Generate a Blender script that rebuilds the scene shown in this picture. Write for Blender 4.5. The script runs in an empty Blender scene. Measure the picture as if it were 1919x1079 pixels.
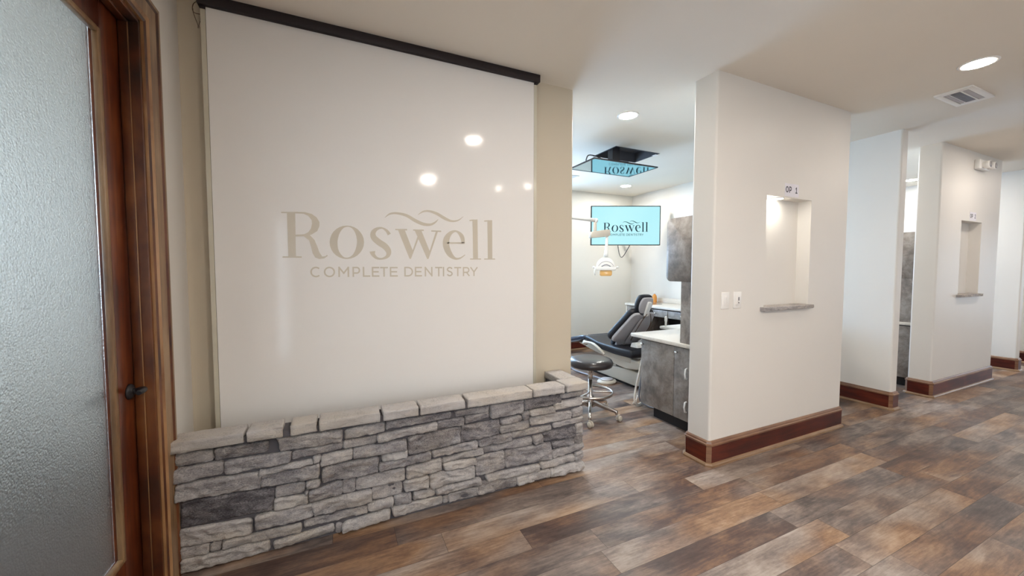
import bpy, bmesh, math, random
from mathutils import Vector, Matrix, noise, geometry

# ------------------------------------------------------------------ camera, world, exposure
scene = bpy.context.scene
col = scene.collection
R = math.radians
cam_data = bpy.data.cameras.new('camera')
cam_data.sensor_width = 36.0
cam_data.lens = 710.33 / 1919.0 * 36.0
cam_data.clip_start = 0.02
cam = bpy.data.objects.new('camera', cam_data)
cam.location = (0, 0, 1.39)
cam.rotation_euler = (R(90 - 2.711), 0, R(-24.5))
col.objects.link(cam)
scene.camera = cam

world = bpy.data.worlds.new('sky')
scene.world = world
world.use_nodes = True
wbg = world.node_tree.nodes['Background']
wbg.inputs[0].default_value = (0.72, 0.86, 1.0, 1)
wbg.inputs[1].default_value = 1.0

scene.view_settings.view_transform = 'Standard'
scene.view_settings.look = 'None'
scene.view_settings.gamma = 1.0
scene.view_settings.use_curve_mapping = False
scene.view_settings.exposure = 2.25
try:
    cy = scene.cycles
    cy.use_denoising = True
    cy.max_bounces = 14
    cy.diffuse_bounces = 8
    cy.glossy_bounces = 4
    cy.transmission_bounces = 8
    cy.sample_clamp_indirect = 8.0
    cy.caustics_reflective = False
    cy.caustics_refractive = True
except Exception:
    pass

HALL_LAMP = 52.0     # radiance of the ceiling can lenses in the hall
ROOM_LAMP = 76.0     # radiance of the can lenses in the treatment rooms
WINDOW_GLOW = 0.5
HALL_COL = (1.0, 0.89, 0.79)
ROOM_COL = (1.0, 0.96, 0.90)

CEIL = 2.744
YF = 1.817           # front plane of the pillars
YB = 2.469           # wall behind the glass panel
XL = -0.71           # left wall
PITCH = 3.48         # distance from one treatment room to the next

# ------------------------------------------------------------------ materials
def newmat(name):
    m = bpy.data.materials.new(name); m.use_nodes = True
    nt = m.node_tree
    return m, nt, nt.nodes['Principled BSDF']

def N(nt, kind, **kw):
    n = nt.nodes.new(kind)
    for k, v in kw.items():
        if k.startswith('in_'):
            n.inputs[int(k[3:])].default_value = v
        else:
            setattr(n, k, v)
    return n

def L(nt, a, b):
    nt.links.new(a, b)

def math_node(nt, op, a, b=None, c=None):
    n = nt.nodes.new('ShaderNodeMath'); n.operation = op
    for i, v in enumerate((a, b, c)):
        if v is None: continue
        if isinstance(v, (int, float)): n.inputs[i].default_value = v
        else: nt.links.new(v, n.inputs[i])
    return n.outputs[0]

def ramp(nt, fac, stops):
    n = nt.nodes.new('ShaderNodeValToRGB')
    el = n.color_ramp.elements
    while len(el) < len(stops): el.new(0.5)
    for e, (p, c) in zip(el, stops):
        e.position = p; e.color = tuple(c) + (1,)
    nt.links.new(fac, n.inputs[0])
    return n.outputs[0]

def bump(nt, bsdf, height, strength=0.2, dist=0.01):
    b = nt.nodes.new('ShaderNodeBump')
    b.inputs['Strength'].default_value = strength
    b.inputs['Distance'].default_value = dist
    nt.links.new(height, b.inputs['Height'])
    nt.links.new(b.outputs[0], bsdf.inputs['Normal'])

def coords(nt, scale=(1, 1, 1), rot=(0, 0, 0), loc=(0, 0, 0), kind='pos'):
    if kind == 'pos': src = nt.nodes.new('ShaderNodeNewGeometry').outputs['Position']
    else: src = nt.nodes.new('ShaderNodeTexCoord').outputs['Object']
    mp = nt.nodes.new('ShaderNodeMapping')
    mp.inputs['Scale'].default_value = scale
    mp.inputs['Rotation'].default_value = rot
    mp.inputs['Location'].default_value = loc
    nt.links.new(src, mp.inputs[0])
    return mp.outputs[0]

def noise_tex(nt, vec, scale=5, detail=4, rough=0.5, dist=0.0):
    n = nt.nodes.new('ShaderNodeTexNoise')
    n.inputs['Scale'].default_value = scale
    n.inputs['Detail'].default_value = detail
    n.inputs['Roughness'].default_value = rough
    n.inputs['Distortion'].default_value = dist
    nt.links.new(vec, n.inputs['Vector'])
    return n.outputs['Fac']

def plain(name, c, rough=0.5, metal=0.0, spec=0.5, coat=0.0, var=0.04, nscale=14, bmp=0.0):
    m, nt, b = newmat(name)
    f = noise_tex(nt, coords(nt, kind='obj'), nscale, 3)
    lo = tuple(max(0, x * (1 - var)) for x in c); hi = tuple(min(1, x * (1 + var)) for x in c)
    L(nt, ramp(nt, f, [(0.3, lo), (0.7, hi)]), b.inputs['Base Color'])
    b.inputs['Roughness'].default_value = rough
    b.inputs['Metallic'].default_value = metal
    b.inputs['Specular IOR Level'].default_value = spec
    b.inputs['Coat Weight'].default_value = coat
    if bmp: bump(nt, b, f, bmp, 0.002)
    return m

def emissive(name, c, strength, base=(0.8, 0.8, 0.8)):
    m, nt, b = newmat(name)
    b.inputs['Base Color'].default_value = base + (1,)
    b.inputs['Emission Color'].default_value = c + (1,)
    b.inputs['Emission Strength'].default_value = strength
    b.inputs['Roughness'].default_value = 0.3
    return m

def paint(name, c, rough=0.5, spec=0.4):
    m, nt, b = newmat(name)
    v = coords(nt)
    f = noise_tex(nt, v, 1.3, 3)
    lo = tuple(x * 0.985 for x in c); hi = tuple(min(1, x * 1.015) for x in c)
    L(nt, ramp(nt, f, [(0.35, lo), (0.65, hi)]), b.inputs['Base Color'])
    b.inputs['Roughness'].default_value = rough
    b.inputs['Specular IOR Level'].default_value = spec
    bump(nt, b, noise_tex(nt, v, 160, 2), 0.05, 0.001)
    return m

M = {}
M['wall'] = paint('painted_wall', (0.71, 0.685, 0.64), 0.42, 0.35)
M['tan_wall'] = paint('tan_painted_wall', (0.585, 0.52, 0.41), 0.5, 0.3)
M['room_wall'] = paint('room_painted_wall', (0.78, 0.76, 0.70), 0.5, 0.3)
M['ceiling'] = paint('painted_ceiling', (0.80, 0.75, 0.665), 0.75, 0.2)
M['white_plastic'] = plain('white_plastic', (0.80, 0.79, 0.76), 0.35, nscale=5)
M['white_trim'] = plain('white_trim_paint', (0.82, 0.80, 0.77), 0.4)
M['cream_plastic'] = plain('cream_plastic', (0.52, 0.475, 0.405), 0.38, nscale=4)
M['grey_shell'] = plain('grey_shell', (0.44, 0.42, 0.43), 0.45, nscale=4)
M['black_vinyl'] = plain('black_vinyl', (0.010, 0.010, 0.014), 0.42, spec=0.35, nscale=30, bmp=0.05)
M['blue_black_vinyl'] = plain('blue_black_vinyl', (0.018, 0.028, 0.05), 0.25, spec=0.6, coat=0.2, nscale=30, bmp=0.05)
M['brown_vinyl'] = plain('brown_black_vinyl', (0.022, 0.017, 0.018), 0.3, spec=0.5, coat=0.1, nscale=30, bmp=0.05)
M['chrome'] = plain('brushed_chrome', (0.62, 0.58, 0.55), 0.22, 1.0, nscale=30)
M['black_metal'] = plain('black_metal', (0.012, 0.011, 0.014), 0.4)
M['bar_black'] = plain('dark_brown_bar', (0.012, 0.006, 0.008), 0.55)
M['counter'] = plain('cream_countertop', (0.66, 0.61, 0.54), 0.3, var=0.06, nscale=60)
M['dark_recess'] = plain('dark_recess', (0.012, 0.010, 0.011), 0.7)
M['black_kick'] = plain('black_toe_kick', (0.008, 0.007, 0.009), 0.6)
M['knob'] = plain('satin_knob', (0.75, 0.73, 0.70), 0.25, 0.8)
M['wire'] = plain('brown_wire', (0.09, 0.045, 0.02), 0.5)
M['amber'] = plain('amber_plastic', (0.75, 0.30, 0.05), 0.2, coat=0.3)
M['shield'] = plain('amber_shield', (0.72, 0.42, 0.14), 0.15, coat=0.3)
M['ink'] = plain('dark_ink', (0.05, 0.045, 0.06), 0.6)
M['paper'] = plain('white_paper', (0.74, 0.72, 0.77), 0.6)
M['screen_ink'] = plain('screen_dark_lettering', (0.006, 0.03, 0.05), 0.3)
M['screen_green'] = plain('screen_green_wave', (0.006, 0.07, 0.07), 0.3)
M['logo'] = plain('clear_etched_lettering', (0.55, 0.50, 0.41), 0.25, var=0.08, nscale=3)
M['edge_glass'] = plain('glass_edge', (0.55, 0.52, 0.42), 0.15)
M['hall_lens'] = emissive('hall_lamp_lens', HALL_COL, HALL_LAMP)
M['bright_hall_lens'] = emissive('bright_hall_lamp_lens', HALL_COL, HALL_LAMP * 1.25)
M['deep_hall_lens'] = emissive('deep_hall_lamp_lens', HALL_COL, HALL_LAMP * 3.7)
M['room_lens'] = emissive('room_lamp_lens', ROOM_COL, ROOM_LAMP)
M['spot_lens'] = emissive('small_spot_lens', HALL_COL, 170)
M['soft_hall_lens'] = emissive('soft_hall_lamp_lens', HALL_COL, HALL_LAMP * 0.32)
M['puck_lens'] = emissive('niche_lamp_lens', (1.0, 0.95, 0.85), 22)
M['daylight'] = emissive('daylight_pane', (0.62, 0.80, 1.0), WINDOW_GLOW)
M['daylight_side'] = emissive('side_daylight_pane', (0.70, 0.85, 1.0), 0.95)
M['fill_entry'] = emissive('entry_fill_pane', (0.72, 0.86, 1.0), 1.4)
M['daylight_room'] = emissive('room_daylight_pane', (0.40, 0.66, 1.0), 3.8)
M['hose_grey'] = plain('grey_hose', (0.25, 0.26, 0.30), 0.4)
M['hose_white'] = plain('white_hose', (0.72, 0.68, 0.62), 0.4)

# glossy white back-painted glass
m, nt, b = newmat('white_back_painted_glass')
b.inputs['Base Color'].default_value = (0.63, 0.60, 0.565, 1)
b.inputs['Roughness'].default_value = 0.09
b.inputs['Specular IOR Level'].default_value = 0.22
L(nt, ramp(nt, noise_tex(nt, coords(nt), 0.8, 2), [(0.3, (0.76, 0.745, 0.72)), (0.7, (0.775, 0.76, 0.735))]), b.inputs['Base Color'])
M['panel'] = m

# glossy dark screen of a television that is off
m, nt, b = newmat('dark_glossy_screen')
b.inputs['Base Color'].default_value = (0.32, 0.52, 0.64, 1)
b.inputs['Metallic'].default_value = 1.0
b.inputs['Roughness'].default_value = 0.04
M['dark_screen'] = m

# lit screen
m, nt, b = newmat('lit_cyan_screen')
L(nt, ramp(nt, noise_tex(nt, coords(nt), 1.2, 1), [(0.3, (0.42, 0.84, 0.92)), (0.7, (0.50, 0.90, 0.95))]), b.inputs['Emission Color'])
b.inputs['Base Color'].default_value = (0.02, 0.02, 0.02, 1)
b.inputs['Emission Strength'].default_value = 0.215
b.inputs['Roughness'].default_value = 0.3
M['lit_screen'] = m

# frosted glass of the door
m, nt, b = newmat('frosted_glass')
b.inputs['Base Color'].default_value = (0.90, 0.94, 0.97, 1)
b.inputs['Transmission Weight'].default_value = 1.0
b.inputs['Roughness'].default_value = 0.38
b.inputs['IOR'].default_value = 1.3
vr = nt.nodes.new('ShaderNodeTexVoronoi'); vr.inputs['Scale'].default_value = 150
L(nt, coords(nt), vr.inputs['Vector'])
bump(nt, b, vr.outputs['Distance'], 0.6, 0.003)
M['frosted'] = m

def wood(name, stops, scale, rough=0.3, coat=0.25, knots=True, band=1.0):
    m, nt, b = newmat(name)
    v = coords(nt, scale=scale)
    g = noise_tex(nt, v, 1.0, 6, 0.62, 0.6)
    big = noise_tex(nt, coords(nt, scale=tuple(min(s, 3.5) * 0.8 + 0.6 for s in scale)), 1.5, 3, 0.55, 0.4)
    f = math_node(nt, 'ADD', math_node(nt, 'MULTIPLY', g, 0.55 * band), math_node(nt, 'MULTIPLY', big, 1 - 0.55 * band))
    c = ramp(nt, f, stops)
    if knots:
        w = nt.nodes.new('ShaderNodeTexVoronoi'); w.inputs['Scale'].default_value = 1.0
        L(nt, coords(nt, scale=(7, 7, 4)), w.inputs['Vector'])
        k = ramp(nt, w.outputs['Distance'], [(0.0, (0.25, 0.25, 0.25)), (0.13, (1, 1, 1))])
        mx = nt.nodes.new('ShaderNodeMix'); mx.data_type = 'RGBA'; mx.blend_type = 'MULTIPLY'
        mx.inputs[0].default_value = 0.7
        L(nt, c, mx.inputs[6]); L(nt, k, mx.inputs[7]); c = mx.outputs[2]
    L(nt, c, b.inputs['Base Color'])
    b.inputs['Roughness'].default_value = rough
    b.inputs['Coat Weight'].default_value = coat
    b.inputs['Coat Roughness'].default_value = 0.2
    bump(nt, b, g, 0.12, 0.002)
    return m

M['door_wood'] = wood('stained_door_wood', [(0.30, (0.022, 0.005, 0.002)), (0.46, (0.085, 0.016, 0.005)), (0.58, (0.17, 0.040, 0.010)), (0.72, (0.24, 0.080, 0.022))], (42, 42, 2.2))
M['jamb_wood'] = wood('mottled_jamb_wood', [(0.32, (0.018, 0.008, 0.005)), (0.47, (0.07, 0.018, 0.006)), (0.60, (0.15, 0.048, 0.013)), (0.75, (0.22, 0.10, 0.03))], (14, 14, 2.6), 0.35, band=0.6)
M['casing_wood'] = wood('worn_casing_wood', [(0.30, (0.07, 0.03, 0.012)), (0.48, (0.20, 0.11, 0.05)), (0.62, (0.32, 0.20, 0.10)), (0.75, (0.10, 0.04, 0.02))], (30, 30, 2.0), 0.35, knots=False)
M['bead_wood'] = wood('golden_bead_wood', [(0.3, (0.16, 0.06, 0.02)), (0.6, (0.42, 0.24, 0.11))], (20, 20, 3.0), 0.35, knots=False)
M['base_wood'] = wood('mahogany_baseboard', [(0.32, (0.020, 0.002, 0.001)), (0.50, (0.070, 0.008, 0.003)), (0.64, (0.13, 0.020, 0.006)), (0.78, (0.17, 0.04, 0.012))], (2.6, 2.6, 38), 0.34, coat=0.06, knots=False)
M['base_cap'] = wood('baseboard_cap_wood', [(0.3, (0.09, 0.03, 0.015)), (0.65, (0.26, 0.14, 0.075))], (2.6, 2.6, 60), 0.35, knots=False)
M['shoe_wood'] = wood('worn_shoe_moulding', [(0.3, (0.15, 0.075, 0.035)), (0.65, (0.34, 0.22, 0.12))], (3, 3, 60), 0.4, knots=False)

# grey weathered laminate of the cabinets
m, nt, b = newmat('weathered_grey_laminate')
v = coords(nt, kind='pos')
f1 = noise_tex(nt, v, 6.0, 10, 0.72, 0.25)
c = ramp(nt, f1, [(0.30, (0.10, 0.085, 0.075)), (0.46, (0.21, 0.18, 0.16)), (0.60, (0.33, 0.295, 0.265)), (0.75, (0.24, 0.22, 0.21))])
L(nt, c, b.inputs['Base Color']); b.inputs['Roughness'].default_value = 0.42
bump(nt, b, f1, 0.08, 0.002)
M['laminate'] = m

# stone: colour comes from each stone's own tone
m, nt, b = newmat('ledgestone')
at = nt.nodes.new('ShaderNodeAttribute'); at.attribute_name = 'tone'
v = coords(nt, scale=(1, 1, 2.4))
n1 = noise_tex(nt, v, 9, 10, 0.74, 0.5)
n2 = noise_tex(nt, v, 130, 4, 0.75)
n3 = noise_tex(nt, v, 3.2, 3, 0.5)
f = math_node(nt, 'ADD', math_node(nt, 'MULTIPLY', at.outputs['Fac'], 0.62), math_node(nt, 'MULTIPLY', n1, 0.70))
f = math_node(nt, 'ADD', f, math_node(nt, 'MULTIPLY', n2, 0.80))
f = math_node(nt, 'SUBTRACT', f, 0.485)
c = ramp(nt, f, [(0.10, (0.030, 0.027, 0.033)), (0.30, (0.13, 0.122, 0.135)), (0.48, (0.33, 0.315, 0.32)), (0.75, (0.66, 0.63, 0.60))])
tint = ramp(nt, n3, [(0.45, (0.98, 0.98, 1.0)), (0.72, (1.0, 0.95, 0.87))])
mx = nt.nodes.new('ShaderNodeMix'); mx.data_type = 'RGBA'; mx.blend_type = 'MULTIPLY'; mx.inputs[0].default_value = 1.0
L(nt, c, mx.inputs[6]); L(nt, tint, mx.inputs[7]); L(nt, mx.outputs[2], b.inputs['Base Color'])
b.inputs['Roughness'].default_value = 0.8
b.inputs['Specular IOR Level'].default_value = 0.3
hh = math_node(nt, 'ADD', math_node(nt, 'MULTIPLY', n1, 1.0), math_node(nt, 'MULTIPLY', n2, 0.35))
bump(nt, b, hh, 1.0, 0.018)
M['stone'] = m
M['shade_liner'] = plain('shade_liner', (0.07, 0.07, 0.08), 0.7)
M['mortar'] = plain('grey_mortar', (0.10, 0.095, 0.105), 0.9, nscale=40)

# vinyl plank floor, planks run along the hall
m, nt, b = newmat('weathered_plank_floor')
geo = nt.nodes.new('ShaderNodeNewGeometry')
sep = nt.nodes.new('ShaderNodeSeparateXYZ'); L(nt, geo.outputs['Position'], sep.inputs[0])
PX, PY = sep.outputs[0], sep.outputs[1]
W_, L_ = 0.152, 1.22
yy = math_node(nt, 'DIVIDE', math_node(nt, 'SUBTRACT', PY, 1.468 - 20 * W_), W_)
row = math_node(nt, 'FLOOR', yy)
wn = nt.nodes.new('ShaderNodeTexWhiteNoise'); wn.noise_dimensions = '1D'; L(nt, row, wn.inputs['W'])
xx = math_node(nt, 'ADD', math_node(nt, 'DIVIDE', PX, L_), math_node(nt, 'MULTIPLY', wn.outputs['Value'], 7.3))
colm = math_node(nt, 'FLOOR', xx)
cmb = nt.nodes.new('ShaderNodeCombineXYZ'); L(nt, row, cmb.inputs[0]); L(nt, colm, cmb.inputs[1])
wn2 = nt.nodes.new('ShaderNodeTexWhiteNoise'); wn2.noise_dimensions = '2D'; L(nt, cmb.outputs[0], wn2.inputs['Vector'])
pr = wn2.outputs['Value']
seed = math_node(nt, 'MULTIPLY', pr, 37.0)
def pv(sx, sy):
    q = nt.nodes.new('ShaderNodeCombineXYZ')
    L(nt, math_node(nt, 'MULTIPLY', PX, sx), q.inputs[0]); L(nt, math_node(nt, 'MULTIPLY', PY, sy), q.inputs[1]); L(nt, seed, q.inputs[2])
    return q.outputs[0]
blotch = noise_tex(nt, pv(2.6, 6.5), 1.0, 5, 0.6, 0.5)
grain = noise_tex(nt, pv(7, 85), 1.0, 6, 0.75, 0.3)
spots = noise_tex(nt, pv(30, 60), 1.0, 4, 0.7)
f = math_node(nt, 'ADD', math_node(nt, 'MULTIPLY', pr, 0.24), math_node(nt, 'MULTIPLY', blotch, 1.00))
f = math_node(nt, 'ADD', f, math_node(nt, 'MULTIPLY', grain, 0.60))
f = math_node(nt, 'ADD', f, math_node(nt, 'MULTIPLY', spots, 0.26))
f = math_node(nt, 'SUBTRACT', f, 0.56)
c = ramp(nt, f, [(0.12, (0.035, 0.022, 0.020)), (0.34, (0.095, 0.060, 0.050)), (0.48, (0.175, 0.108, 0.075)), (0.62, (0.27, 0.175, 0.115)), (0.85, (0.42, 0.31, 0.225))])
# one plank in a few leans to grey
hs = nt.nodes.new('ShaderNodeHueSaturation')
g2 = noise_tex(nt, pv(1.5, 3.0), 1.0, 2, 0.5)
L(nt, ramp(nt, g2, [(0.38, (1.15,) * 3), (0.60, (0.55,) * 3)]), hs.inputs['Saturation']); L(nt, c, hs.inputs['Color'])
fy = math_node(nt, 'FRACT', yy); fx = math_node(nt, 'FRACT', xx)
ey = math_node(nt, 'MULTIPLY', math_node(nt, 'MINIMUM', fy, math_node(nt, 'SUBTRACT', 1.0, fy)), W_)
ex = math_node(nt, 'MULTIPLY', math_node(nt, 'MINIMUM', fx, math_node(nt, 'SUBTRACT', 1.0, fx)), L_)
e = math_node(nt, 'MINIMUM', ex, ey)
seam = math_node(nt, 'MINIMUM', math_node(nt, 'DIVIDE', e, 0.0016), 1.0)
mx = nt.nodes.new('ShaderNodeMix'); mx.data_type = 'RGBA'
L(nt, seam, mx.inputs[0]); mx.inputs[6].default_value = (0.03, 0.02, 0.018, 1); L(nt, hs.outputs[0], mx.inputs[7])
L(nt, mx.outputs[2], b.inputs['Base Color'])
L(nt, math_node(nt, 'ADD', 0.30, math_node(nt, 'MULTIPLY', spots, 0.2)), b.inputs['Roughness'])
b.inputs['Specular IOR Level'].default_value = 0.5
bump(nt, b, math_node(nt, 'ADD', math_node(nt, 'MULTIPLY', grain, 0.5), seam), 0.12, 0.002)
M['floor'] = m

# ------------------------------------------------------------------ object helpers
def wloc(o):
    v = Vector((0, 0, 0))
    while o is not None:
        v = v + o.location; o = o.parent
    return v

def tag(o, label=None, cat=None, group=None, kind=None):
    if label: o['label'] = label
    if cat: o['category'] = cat
    if group: o['group'] = group
    if kind: o['kind'] = kind
    return o

def empty(name, loc, label=None, cat=None, group=None, kind=None):
    o = bpy.data.objects.new(name, None); o.empty_display_size = 0.05
    col.objects.link(o); o.location = loc
    return tag(o, label, cat, group, kind)

def copy_tree(o, parent=None):
    c = o.copy(); col.objects.link(c); c.parent = parent
    for ch in list(o.children): copy_tree(ch, c)
    return c

class MB:
    """collects shapes into one mesh"""
    def __init__(s):
        s.bm = bmesh.new(); s.mats = []; s.cur = 0
    def mat(s, m):
        if m not in s.mats: s.mats.append(m)
        s.cur = s.mats.index(m); return s
    def face(s, vs, smooth=False):
        try:
            f = s.bm.faces.new(vs); f.material_index = s.cur; f.smooth = smooth; return f
        except ValueError:
            return None
    def merge(s, tmp, smooth=False):
        mp = {}
        for v in tmp.verts: mp[v] = s.bm.verts.new(v.co)
        for f in tmp.faces:
            s.face([mp[v] for v in f.verts], smooth)
        tmp.free()
    def box(s, x0, x1, y0, y1, z0, z1, bev=0.0, seg=2, mtx=None):
        t = bmesh.new()
        bmesh.ops.create_cube(t, size=1)
        for v in t.verts:
            v.co = Vector(((x0 + x1) / 2 + v.co.x * (x1 - x0), (y0 + y1) / 2 + v.co.y * (y1 - y0), (z0 + z1) / 2 + v.co.z * (z1 - z0)))
        if bev: bmesh.ops.bevel(t, geom=t.edges[:], offset=bev, segments=seg, affect='EDGES', profile=0.5)
        if mtx: bmesh.ops.transform(t, matrix=mtx, verts=t.verts[:])
        s.merge(t, bool(bev)); return s
    def prism(s, pts, a, b_, axis='z', bev=0.0, seg=2, smooth=False, mtx=None):
        """polygon in the plane across the axis; extruded from a to b_"""
        t = bmesh.new()
        def P(p, h):
            if axis == 'z': return (p[0], p[1], h)
            if axis == 'x': return (h, p[0], p[1])
            return (p[0], h, p[1])
        lo = [t.verts.new(P(p, a)) for p in pts]; hi = [t.verts.new(P(p, b_)) for p in pts]
        n = len(pts)
        t.faces.new(lo[::-1]); t.faces.new(hi)
        for i in range(n): t.faces.new((lo[i], lo[(i + 1) % n], hi[(i + 1) % n], hi[i]))
        bmesh.ops.recalc_face_normals(t, faces=t.faces[:])
        if bev:
            caps = [e for e in t.edges if any(len(f.verts) == n and n != 4 or f in (t.faces[0], t.faces[1]) for f in e.link_faces)]
            bmesh.ops.bevel(t, geom=caps, offset=bev, segments=seg, affect='EDGES', profile=0.5)
        if mtx: bmesh.ops.transform(t, matrix=mtx, verts=t.verts[:])
        s.merge(t, smooth or bool(bev)); return s
    def tube(s, pts, r, seg=10, cap=True, close=False):
        pts = [Vector(p) for p in pts]; n = len(pts)
        rs = r if isinstance(r, (list, tuple)) else [r] * n
        rings = []; up = None
        for i, p in enumerate(pts):
            if close: d = pts[(i + 1) % n] - pts[i - 1]
            else: d = pts[min(i + 1, n - 1)] - pts[max(i - 1, 0)]
            d.normalize()
            if up is None:
                up = Vector((0, 0, 1)) if abs(d.z) < 0.9 else Vector((1, 0, 0))
            sx = d.cross(up)
            if sx.length < 1e-5: sx = d.orthogonal()
            sx.normalize(); up = sx.cross(d).normalized()
            rings.append([s.bm.verts.new(p + (sx * math.cos(a) + up * math.sin(a)) * rs[i]) for a in [2 * math.pi * k / seg for k in range(seg)]])
        m_ = n if close else n - 1
        for i in range(m_):
            a, b2 = rings[i], rings[(i + 1) % n]
            for k in range(seg): s.face((a[k], a[(k + 1) % seg], b2[(k + 1) % seg], b2[k]), True)
        if cap and not close:
            s.face(rings[0][::-1]); s.face(rings[-1])
        return s
    def lathe(s, prof, c, seg=28, axis='z', smooth=True):
        rings = []
        for (r, h) in prof:
            ring = []
            for k in range(seg):
                a = 2 * math.pi * k / seg
                if axis == 'z': q = (c[0] + r * math.cos(a), c[1] + r * math.sin(a), c[2] + h)
                elif axis == 'x': q = (c[0] + h, c[1] + r * math.cos(a), c[2] + r * math.sin(a))
                else: q = (c[0] + r * math.cos(a), c[1] + h, c[2] + r * math.sin(a))
                ring.append(s.bm.verts.new(q))
            rings.append(ring)
        for i in range(len(rings) - 1):
            for k in range(seg): s.face((rings[i][k], rings[i][(k + 1) % seg], rings[i + 1][(k + 1) % seg], rings[i + 1][k]), smooth)
        s.face(rings[0][::-1]); s.face(rings[-1]); return s
    def build(s, name, m=None, parent=None, recalc=True):
        if recalc: bmesh.ops.recalc_face_normals(s.bm, faces=s.bm.faces[:])
        me = bpy.data.meshes.new(name)
        vs = s.bm.verts
        if parent is None:
            xs = [v.co.x for v in vs]; ys = [v.co.y for v in vs]; zs = [v.co.z for v in vs]
            org = Vector(((min(xs) + max(xs)) / 2, (min(ys) + max(ys)) / 2, min(zs)))
        else: org = wloc(parent)
        for v in vs: v.co -= org
        s.bm.to_mesh(me); s.bm.free()
        o = bpy.data.objects.new(name, me); col.objects.link(o)
        if parent is None: o.location = org
        else: o.parent = parent
        if s.mats:
            for q in s.mats: me.materials.append(q)
        elif m: me.materials.append(m)
        return o

def catmull(pts, n=6):
    out = []
    P = [tuple(p) for p in pts]; P = [P[0]] + P + [P[-1]]
    for i in range(1, len(P) - 2):
        for k in range(n):
            t = k / n
            out.append(tuple(0.5 * ((2 * b) + (-a + c) * t + (2 * a - 5 * b + 4 * c - d) * t * t + (-a + 3 * b - 3 * c + d) * t ** 3)
                             for a, b, c, d in zip(P[i - 1], P[i], P[i + 1], P[i + 2])))
    out.append(P[-2]); return out

def rounded(x0, x1, y0, y1, r, corners=(1, 1, 1, 1), n=5):
    """rounded rectangle outline; corners: (x0y0, x1y0, x1y1, x0y1)"""
    out = []
    for (cx, cy_, a0, on) in ((x0, y0, 180, corners[0]), (x1, y0, 270, corners[1]), (x1, y1, 0, corners[2]), (x0, y1, 90, corners[3])):
        if not on: out.append((cx, cy_)); continue
        ccx = cx + (r if cx == x0 else -r); ccy = cy_ + (r if cy_ == y0 else -r)
        for k in range(n + 1):
            a = R(a0 + 90 * k / n); out.append((ccx + r * math.cos(a), ccy + r * math.sin(a)))
    return out

# ---- lettering, in millimetres on an (x, z) plane; place(x, z) -> world point
LAYER = [0]      # each stroke lies a hair in front of the one before, so that crossings stay clean
def fill_poly(mb, loops, place):
    LAYER[0] = (LAYER[0] + 1) % 10
    vv = [[Vector((p[0], p[1], 0)) for p in lp] for lp in loops]
    tris = geometry.tessellate_polygon(vv)
    flat = [mb.bm.verts.new(place(p[0], p[1])) for lp in loops for p in lp]
    for t in tris: mb.face([flat[i] for i in t])

def ribbon(mb, pts, place):
    n = len(pts); left = []; right = []
    LAYER[0] = (LAYER[0] + 1) % 10
    for i, (x, y, w) in enumerate(pts):
        a = pts[max(i - 1, 0)]; c = pts[min(i + 1, n - 1)]
        dx, dy = c[0] - a[0], c[1] - a[1]; l = math.hypot(dx, dy) or 1
        nx, ny = -dy / l, dx / l
        left.append(mb.bm.verts.new(place(x + nx * w, y + ny * w))); right.append(mb.bm.verts.new(place(x - nx * w, y - ny * w)))
    for i in range(n - 1): mb.face((left[i], left[i + 1], right[i + 1], right[i]))

def arc(cx, cy_, rx, ry, a0, a1, n=14):
    return [(cx + rx * math.cos(R(a0 + (a1 - a0) * k / n)), cy_ + ry * math.sin(R(a0 + (a1 - a0) * k / n))) for k in range(n + 1)]

SANS = {
 'C': [arc(.52, .5, .5, .5, 48, 312)],
 'O': [arc(.5, .5, .5, .5, 0, 360, 24)],
 'M': [[(0, 0), (0, 1)], [(0, 1), (.5, .35)], [(.5, .35), (1, 1)], [(1, 1), (1, 0)]],
 'P': [[(0, 0), (0, 1)], [(0, 1), (.6, 1)] + arc(.6, .68, .4, .32, 90, -90, 8) + [(0, .36)]],
 'L': [[(0, 1), (0, 0)], [(0, 0), (1, 0)]],
 'E': [[(0, 0), (0, 1)], [(0, 1), (1, 1)], [(0, .5), (.9, .5)], [(0, 0), (1, 0)]],
 'T': [[(0, 1), (1, 1)], [(.5, 1), (.5, 0)]],
 'D': [[(0, 0), (0, 1)], [(0, 1), (.4, 1)] + arc(.4, .5, .6, .5, 90, -90, 12) + [(0, 0)]],
 'N': [[(0, 0), (0, 1)], [(0, 1), (1, 0)], [(1, 0), (1, 1)]],
 'I': [[(.5, 0), (.5, 1)]],
 'S': [catmull([(.95, .85), (.7, .99), (.3, .98), (.05, .78), (.25, .57), (.75, .44), (.96, .22), (.7, .02), (.3, .01), (.03, .16)], 4)],
 'R': [[(0, 0), (0, 1)], [(0, 1), (.6, 1)] + arc(.6, .7, .38, .3, 90, -90, 8) + [(0, .4)], [(.55, .4), (1, 0)]],
 'Y': [[(0, 1), (.5, .45)], [(1, 1), (.5, .45)], [(.5, .45), (.5, 0)]],
 '1': [[(.15, .8), (.5, 1)], [(.5, 1), (.5, 0)], [(.1, 0), (.9, 0)]],
 '2': [catmull([(.05, .75), (.2, .96), (.5, 1.0), (.85, .92), (.9, .68), (.5, .35), (.02, 0.0)], 4), [(.02, 0), (1, 0)]],
}
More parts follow.
